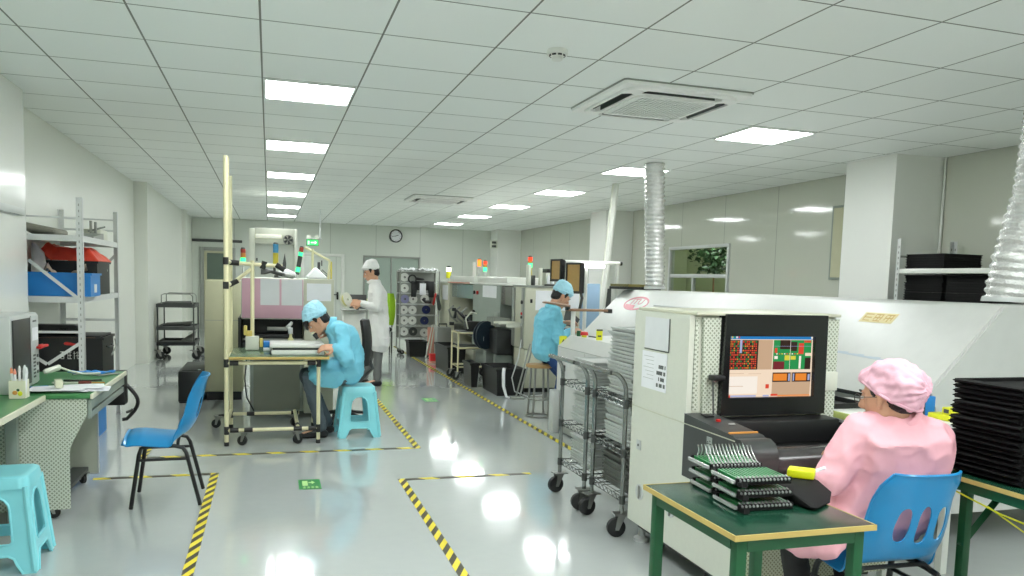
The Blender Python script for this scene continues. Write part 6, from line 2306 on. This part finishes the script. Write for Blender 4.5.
def person(label, J, lat, headM, coat, trouser, capfn, shoes=True, hands=None, skirt=None, scale=1.0, glasses=False, sleeve=.05, coatw=1.0, wr=.006, collar=True, fringe=False):
    lat = Vector(lat).normalized()
    o = thing('person', label, 'person', (J['pelvis'][0], J['pelvis'][1], 0))
    H = lambda x, y, z: headM @ Vector((x, y, z))
    R3 = headM.to_3x3()

    # one continuous body
    m = MB()
    hm = MB(headM)
    hm.ell((0, -.012, .032), (.076, .097, .090), 20)
    hm.hull([((0, .018, .0), (.070, .074, .07)), ((0, .062, -.098), (.024, .020, .018)), ((.048, .0, -.062), .022), ((-.048, .0, -.062), .022)])
    hm.hull([((0, .082, .030), (.012, .012, .012)), ((0, .112, -.030), (.011, .011, .010)), ((.012, .096, -.034), .009), ((-.012, .096, -.034), .009)])
    hm.hull([((.036, .078, .028), (.016, .010, .007)), ((-.036, .078, .028), (.016, .010, .007))])
    hm.hull([((.022, .078, -.062), (.01, .012, .007)), ((-.022, .078, -.062), (.01, .012, .007)), ((0, .09, -.062), (.012, .01, .009))])
    for s in (-1, 1):
        hm.hull([((s * .077, -.004, .012), (.008, .018, .022)), ((s * .076, .002, -.030), (.007, .010, .012)), ((s * .084, -.014, .016), (.005, .012, .018))])
    m.join(hm.bm)
    m.hull([(H(0, -.028, -.05), .054), (V(*J['neck']), .060)])
    m.hull([(V(*J['neck']), .058)] + lvl(J['chest'], lat, .15, .09))
    m.hull(lvl(J['chest'], lat, .165, .10) + lvl(J['waist'], lat, .145, .095))
    m.hull(lvl(J['waist'], lat, .145, .095) + lvl(J['pelvis'], lat, .165, .10))
    for s in 'LR':
        m.hull([(V(*J['neck']), .045), (V(*J['sh' + s]), .052)])
        m.hull([(V(*J['sh' + s]), .052), (V(*J['el' + s]), .040)])
        m.hull([(V(*J['el' + s]), .040), (V(*J['wr' + s]), .026)])
        hd = hands[s]
        hand(m, J['wr' + s], hd[0], hd[1], hd[2], *hd[3:])
        m.hull([(V(*J['hip' + s]), .080), (V(*J['kn' + s]), .052)])
        m.hull([(V(*J['kn' + s]), .052), (V(*J['an' + s]), .036)])
        m.hull([(V(*J['an' + s]) + V(0, 0, -.02), .034), (V(*J['to' + s]) + V(0, 0, .005), .026)])
    b = fuse(m, .0065, 3)
    b.build('body', M_skin, o)

    # face details, hair
    for s in (-1, 1):
        m = MB(headM)
        m.ell((s * .032, .0865, .004), (.013, .006, .0065), 10)
        m.mi = 1; m.ell((s * .032, .0915, .004), (.0055, .003, .0055), 8)
        m.build('eye', [M_paper, M_eye], o)
        m = MB(headM); m.tube([(s * .018, .0905, .030), (s * .034, .0925, .034), (s * .050, .081, .028)], [.003, .004, .002], 6)
        m.build('eyebrow', M_hair, o)
    m = MB(headM); m.hull([((.02, .0905, -.062), (.006, .005, .005)), ((-.02, .0905, -.062), (.006, .005, .005)), ((0, .098, -.062), (.008, .006, .007))])
    m.build('lips', M_skind, o)
    m = MB(headM)
    m.hull([((0, -.034, .044), (.083, .088, .086)), ((0, -.058, -.035), (.064, .052, .035))])
    for s in (-1, 1):
        m.hull([((s * .077, .020, .018), (.006, .010, .016)), ((s * .075, .015, .055), (.010, .026, .02))])
    m.hull([((0, .066, .090), (.055, .02, .012)), ((.045, .060, .082), (.02, .012, .010)), ((-.045, .060, .082), (.02, .012, .010))])
    if fringe:
        m.hull([((.03, .085, .07), (.04, .022, .02)), ((-.03, .085, .07), (.04, .022, .02)), ((0, .118, .045), (.05, .012, .02)), ((.01, .122, .01), (.035, .008, .015))])
    fuse(m, .007, 3, .003, 30).build('hair', M_hair, o)
    if glasses:
        m = MB(headM)
        for s in (-1, 1):
            m.tube([(s * .034 + .024 * math.cos(a), .106, .002 + .018 * math.sin(a)) for a in [2 * PI * i / 16 for i in range(16)]], .0018, 5, closed=True)
            m.tube([(s * .058, .104, .006), (s * .078, .06, .008), (s * .083, -.01, .006)], .0016, 5)
        m.tube([(-.011, .106, .006), (0, .11, .009), (.011, .106, .006)], .0016, 5)
        m.build('glasses', M_darkgrey, o)
    capfn(headM, o)

    # trousers and shoes
    m = MB()
    m.hull(lvl(J['pelvis'], lat, .172, .105) + [(V(*J['hipL']), .09), (V(*J['hipR']), .09)])
    for s in 'LR':
        m.hull([(V(*J['hip' + s]), .094), (V(*J['kn' + s]), .068)])
        an = V(*J['an' + s])
        m.hull([(V(*J['kn' + s]), .068), (an + V(0, 0, .02), .054)])
    fuse(m, .0095, 4, .005, 12).build('trousers', trouser, o)
    for s in 'LR':
        m = MB()
        an, to = V(*J['an' + s]), V(*J['to' + s])
        f = (to - an); f.z = 0; f.normalize()
        an0 = V(an.x, an.y, 0)
        m.hull([(an0 - f * .035 + V(0, 0, .037), .036), (an0 + V(0, 0, .062), .036), (an0 + f * .10 + V(0, 0, .034), (.036, .036, .033)), (an0 + f * .165 + V(0, 0, .026), (.03, .03, .025))])
        m.build('shoe', M_shoe, o)

    # coat: trunk, sleeves and skirt as one garment
    k_ = coatw
    m = MB()
    m.hull(lvl(J['chest'], lat, .195 * k_, .122 * k_) + lvl(J['waist'], lat, .178 * k_, .118 * k_))
    m.hull(lvl(J['waist'], lat, .178 * k_, .118 * k_) + lvl(J['pelvis'], lat, .196 * k_, .122 * k_))
    m.hull([(V(*J['neck']) - V(0, 0, .01), .068), (V(*J['shL']), .066), (V(*J['shR']), .066)] + lvl(J['chest'], lat, .185 * k_, .118 * k_))
    for s in 'LR':
        sh, el, wr_ = V(*J['sh' + s]), V(*J['el' + s]), V(*J['wr' + s])
        m.hull([(sh, .074), (el, sleeve + .010)])
        m.hull([(el, sleeve + .010), (wr_ + (el - wr_) * .12, sleeve - .006)])
    for els in (skirt or []):
        m.hull(els)
    fuse(m, .0095, 6, wr, 8.0).build('coat', coat, o)
    if collar:
        m = MB()
        n_ = V(*J['neck'])
        ax = (H(0, -.028, -.05) - n_).normalized()
        u_ = ax.orthogonal().normalized()
        v_ = ax.cross(u_)
        ring = lambda r, h: [n_ + ax * h + (u_ * math.cos(a) + v_ * math.sin(a)) * r for a in [2 * PI * i / 22 for i in range(22)]]
        R_ = [[m.v(p) for p in ring(*q_)] for q_ in ((.066, .0), (.070, .045), (.082, .035), (.098, -.01), (.075, -.02))]
        for A, B in zip(R_, R_[1:] + R_[:1]):
            for i in range(22):
                m.f([A[i], A[(i + 1) % 22], B[(i + 1) % 22], B[i]])
        m.build('collar', coat, o)
    return o


def headmat(c, fwd, up_=(0, 0, 1)):
    f = Vector(fwd).normalized()
    u = Vector(up_)
    r = f.cross(u).normalized()
    u = r.cross(f)
    return Matrix(((r.x, f.x, u.x, c[0]), (r.y, f.y, u.y, c[1]), (r.z, f.z, u.z, c[2]), (0, 0, 0, 1)))


def soft_cap(mt, puff=1.0, back=0.0, peak=False, wr=.005):
    def fn(M, o):
        m = MB(M)
        m.hull([((0, .000, .075), (.094, .106, .035)), ((0, -.03, .045), (.094, .09, .03))])
        m.hull([((0, -.012, .085), (.098 * puff, .112 * puff, .05)), ((0, -.03 - back, .115 + .02 * puff), (.082 * puff, .09 * puff, .045 * puff)), ((0, -.07 - back, .06), (.085 * puff, .06 * puff, .05 * puff))])
        if peak:
            m.hull([((0, .085, .072), (.06, .02, .010)), ((0, .120, .060), (.045, .018, .006))])
        fuse(m, .0065, 4, wr, 18.0).build('cap', mt, o)
        m = MB(M)
        m.tube([(.094 * math.cos(a), -.004 + .105 * math.sin(a) + .0, .066 + .022 * math.sin(a)) for a in [2 * PI * i / 36 for i in range(36)]], .009, 8, closed=True)
        m.build('cap_band', mt, o)
    return fn


def bouffant(M, o):
    m = MB(M)
    m.hull([((0, .050, .080), (.070, .045, .028)), ((0, -.02, .108), (.088, .080, .042)), ((0, -.098, .035), (.092, .055, .070)), ((0, -.03, .05), (.088, .085, .045)), ((0, -.080, -.028), (.062, .045, .026))] + [((.090 * math.cos(a), -.014 + .100 * math.sin(a), .020 + .070 * math.sin(a)), .007) for a in [2 * PI * i / 20 for i in range(20)]])
    b = fuse(m, .006, 5)
    b.bm.normal_update()
    C = M @ Vector((0, -.04, .06))
    for q_ in b.bm.verts:
        l_ = M.inverted() @ q_.co
        a = math.atan2(l_.x, l_.z - .02)
        f = .5 + .5 * math.sin(a * 15 + 3 * noise.noise(l_ * 14))
        q_.co += q_.normal * (.006 * f * min(1, abs(l_.y + .02) * 9) + .010 * noise.noise(l_ * 19) + .006 * noise.noise(l_ * 42))
    b.build('cap', M_cloth_capp, o)
    m = MB(M)
    m.tube([(.094 * math.cos(a), -.014 + .104 * math.sin(a), .015 + .072 * math.sin(a)) for a in [2 * PI * i / 40 for i in range(40)]], .006, 8, closed=True)
    m.build('cap_band', M_cloth_capp, o)


# man in blue repairing a tray at the pipe bench, seated, facing left
J = dict(pelvis=(.705, 7.38, .615), waist=(.715, 7.38, .74), chest=(.665, 7.38, .905), neck=(.555, 7.38, 1.015),
         shL=(.625, 7.20, .985), elL=(.66, 7.085, .735), wrL=(.56, 7.075, .845),
         shR=(.625, 7.56, .985), elR=(.70, 7.64, .78), wrR=(.555, 7.50, .945),
         hipL=(.66, 7.28, .57), hipR=(.66, 7.48, .57), knL=(.345, 7.26, .555), knR=(.33, 7.49, .555),
         anL=(.45, 7.25, .085), anR=(.52, 7.47, .085), toL=(.30, 7.25, .03), toR=(.37, 7.47, .03))
HM = headmat((.43, 7.375, 1.06), (-.74, -.05, -.62))
p1 = person('man in light blue coat and cap bent over a white tray at the pipe bench', J, (0, 1, 0), HM, M_cloth_blue, M_trouser,
            soft_cap(M_cloth_capb, 1.12, .0), hands={'L': ((-1, .0, .02), (.15, -.55, .8), -1, .45, .1, .7), 'R': ((-.9, -.35, .15), (.1, .4, .9), 1, .75, .08, .8)},
            skirt=[lvl((.705, 7.38, .62), (0, 1, 0), .205, .13) + [(V(.43, 7.26, .60), .085), (V(.43, 7.50, .60), .085)],
                   [(V(.60, 7.22, .58), .075), (V(.40, 7.22, .58), .07), (V(.42, 7.2, .50), .02), (V(.58, 7.19, .48), .02)]],
            coatw=1.12, wr=.009, sleeve=.056, fringe=True)
t = thing('loupe', 'dark eyepiece held by the man in light blue at the bench', 'loupe', (.44, 7.4, .93))
m = MB(); m.tube([(.425, 7.345, .90), (.395, 7.357, .945)], [.016, .021], 14)
m.build('barrel', M_black, t)
m = MB(); m.tube([(.3915, 7.359, .951), (.388, 7.360, .957)], [.022, .022], 14)
m.build('rim', M_pipe, t)

# standing man in a white coat, facing left
J = dict(pelvis=(1.43, 10.7, .90), waist=(1.42, 10.7, 1.05), chest=(1.40, 10.7, 1.235), neck=(1.355, 10.7, 1.405),
         shL=(1.39, 10.52, 1.335), elL=(1.375, 10.455, 1.075), wrL=(1.165, 10.56, 1.115),
         shR=(1.39, 10.88, 1.335), elR=(1.37, 10.94, 1.075), wrR=(1.16, 10.80, 1.13),
         hipL=(1.42, 10.61, .86), hipR=(1.42, 10.79, .86), knL=(1.41, 10.62, .48), knR=(1.33, 10.79, .48),
         anL=(1.40, 10.62, .085), anR=(1.25, 10.82, .085), toL=(1.24, 10.60, .03), toR=(1.09, 10.82, .03))
HM = headmat((1.315, 10.69, 1.535), (-.95, -.08, -.30))
p2 = person('man in white coat and white cap standing with a white reel in his hands', J, (0, 1, 0), HM, M_cloth_white, M_trouserg,
            soft_cap(M_cloth_white, 1.0, .0), hands={'L': ((-1, .35, .1), (.1, -.9, .35), -1, .5, .1, .6), 'R': ((-1, -.35, .05), (.1, .9, .35), 1, .5, .1, .6)},
            skirt=[lvl((1.43, 10.7, .92), (0, 1, 0), .21, .125) + lvl((1.43, 10.7, .60), (0, 1, 0), .24, .145)], coatw=1.04)
t = thing('white_reel', 'white and yellow reel held up by the man in white coat', 'reel', (1.03, 10.68, 1.14))
m = MB(); m.lathe([(.02, -.03), (.10, -.03), (.10, -.025), (.05, -.025), (.05, .025), (.10, .025), (.10, .03), (.02, .03)], (.985, 10.68, 1.16), 26, RZ(.9) @ RX(PI / 2 - .3), closed=True)
m.build('flange', M_offwhite, t)
m = MB(); m.lathe([(.051, -.02), (.075, -.02), (.075, .02), (.051, .02)], (.985, 10.68, 1.16), 26, RZ(.9) @ RX(PI / 2 - .3), closed=True)
m.build('tape', mat('pale_tape', (222, 214, 150), .5), t)
# dark instrument cabinet he stands by
t = thing('grey_terminal', 'dark grey terminal on a pedestal in front of the man in white coat', 'terminal', (1.2, 11.4, 0))
box_part(t, 'screen', M_darkgrey, (1.10, 1.34, 11.4, 11.46, 1.02, 1.22), bev=.01)
box_part(t, 'pedestal', M_white, (1.03, 1.33, 11.47, 11.8, .02, .98), bev=.01)
box_part(t, 'top', M_grey, (1.0, 1.36, 11.38, 11.84, .981, 1.0), bev=.003)
m = MB(); m.cyl((1.22, 11.47, 1.0), (1.22, 11.47, 1.1), .02, n=8)
m.build('neck', M_darkgrey, t)
for x in (1.06, 1.3):
    for y in (11.5, 11.77):
        m = MB(); m.cyl((x, y, 0), (x, y, .0199), .02, n=8)
        m.build('foot', M_black, t)

# woman in pink at the screen, seen from behind
LATW = (.983, -.18, 0)
J = dict(pelvis=(2.35, 2.50, .605), waist=(2.37, 2.48, .72), chest=(2.385, 2.455, .865), neck=(2.365, 2.465, .985),
         shL=(2.215, 2.495, .925), elL=(2.10, 2.505, .735), wrL=(2.37, 2.72, .79),
         shR=(2.535, 2.43, .905), elR=(2.53, 2.52, .80), wrR=(2.50, 2.73, .80),
         hipL=(2.27, 2.55, .56), hipR=(2.45, 2.53, .56), knL=(2.20, 2.86, .53), knR=(2.46, 2.86, .53),
         anL=(2.20, 2.76, .085), anR=(2.46, 2.76, .085), toL=(2.20, 2.93, .03), toR=(2.46, 2.93, .03))
HM = headmat((2.325, 2.475, 1.065), (-.40, .91, -.16))
p3 = person('woman in pink coat and pink bouffant cap seated at the colour screen', J, LATW, HM, M_cloth_pink, M_trouserk,
            bouffant, hands={'L': ((.1, 1, -.1), (0, .1, 1), 1, .3, .12, .4), 'R': ((-.1, 1, -.1), (0, .1, 1), -1, .3, .12, .4)},
            skirt=[lvl((2.36, 2.51, .61), LATW, .185, .115) + [(V(2.22, 2.76, .60), .085), (V(2.46, 2.76, .60), .085)],
                   [(V(2.16, 2.48, .585), .055), (V(2.16, 2.76, .575), .055), (V(2.075, 2.42, .47), .022), (V(2.06, 2.60, .41), .022), (V(2.06, 2.74, .43), .022)]],
            glasses=True, coatw=1.10, wr=.008, sleeve=.058)
t = thing('white_pen', 'thin white pen lying between the yellow box and the pink sleeve', 'pen', (1.87, 2.6, .77))
m = MB(); m.cyl((1.875, 2.36, .8065), (2.01, 2.43, .8065), .006, n=10)
m.build('barrel', M_paper, t)
m = MB(); m.cyl((1.857, 2.3507, .8065), (1.8745, 2.3597, .8065), .004, n=10)
m.build('tip', M_darkgrey, t)

# man in blue bending at the far end of the oven, facing right
J = dict(pelvis=(2.89, 8.03, .74), waist=(2.885, 8.01, .87), chest=(2.89, 8.0, 1.045), neck=(2.945, 8.0, 1.19),
         shR=(2.915, 7.82, 1.13), elR=(2.945, 7.78, .88), wrR=(3.11, 7.86, .95),
         shL=(2.915, 8.18, 1.13), elL=(2.97, 8.22, .90), wrL=(3.12, 8.10, 1.03),
         hipR=(2.90, 7.93, .71), hipL=(2.90, 8.13, .71), knR=(3.13, 7.92, .45), knL=(3.13, 8.11, .45),
         anR=(3.06, 7.92, .085), anL=(3.06, 8.12, .085), toR=(3.21, 7.92, .03), toL=(3.21, 8.12, .03))
HM = headmat((3.03, 7.99, 1.315), (.86, -.05, -.52))
p4 = person('man in light blue coat and cap bending forward on the wooden stool', J, (0, 1, 0), HM, M_cloth_blue, M_jean,
            soft_cap(M_cloth_capb, 1.05, .0), hands={'R': ((1, .1, .2), (-.2, -.5, .8), -1, .5, .1, .6), 'L': ((1, -.2, .1), (-.1, .5, .8), 1, .5, .1, .6)},
            skirt=[lvl((2.89, 8.03, .735), (0, 1, 0), .205, .126) + [(V(3.04, 7.93, .69), .07), (V(3.04, 8.13, .69), .07)],
                   [(V(3.06, 7.93, .68), .05), (V(3.06, 8.13, .68), .05), (V(3.055, 7.92, .54), .03), (V(3.055, 8.14, .54), .03)]], coatw=1.1, wr=.009, sleeve=.056)
# ------------------------------------------------------------------ camera, lens and exposure
cam = bpy.data.cameras.new('camera')
cam.sensor_width = 36.0
cam.lens = 782.66 * 36.0 / 1024.0
cam.shift_y = 62.12 / 1024.0
cam.clip_start = 0.05
co = bpy.data.objects.new('camera', cam)
COL.objects.link(co)
yaw, pitch, roll = 0.3021, 0.0884, 0.0279
fw = Vector((math.sin(yaw) * math.cos(pitch), math.cos(yaw) * math.cos(pitch), -math.sin(pitch)))
rt = Vector((math.cos(yaw), -math.sin(yaw), 0))
up = rt.cross(fw)
r2 = rt * math.cos(roll) + up * math.sin(roll)
u2 = up * math.cos(roll) - rt * math.sin(roll)
Mc = Matrix((r2, u2, -fw)).transposed().to_4x4()
Mc.translation = (0, 0, 1.48)
co.matrix_world = Mc
SC.camera = co

w = bpy.data.worlds.new('world')
SC.world = w
w.use_nodes = True
w.node_tree.nodes['Background'].inputs[0].default_value = (0.8, 0.9, 0.85, 1)
w.node_tree.nodes['Background'].inputs[1].default_value = 0.15
SC.view_settings.view_transform = 'Standard'
SC.view_settings.look = 'None'
SC.view_settings.gamma = 1.0
SC.view_settings.use_curve_mapping = False
SC.view_settings.exposure = EXPOSURE
SC.cycles.use_denoising = True
SC.cycles.max_bounces = 14
SC.cycles.diffuse_bounces = 10
SC.cycles.glossy_bounces = 5
SC.cycles.sample_clamp_indirect = 8.0
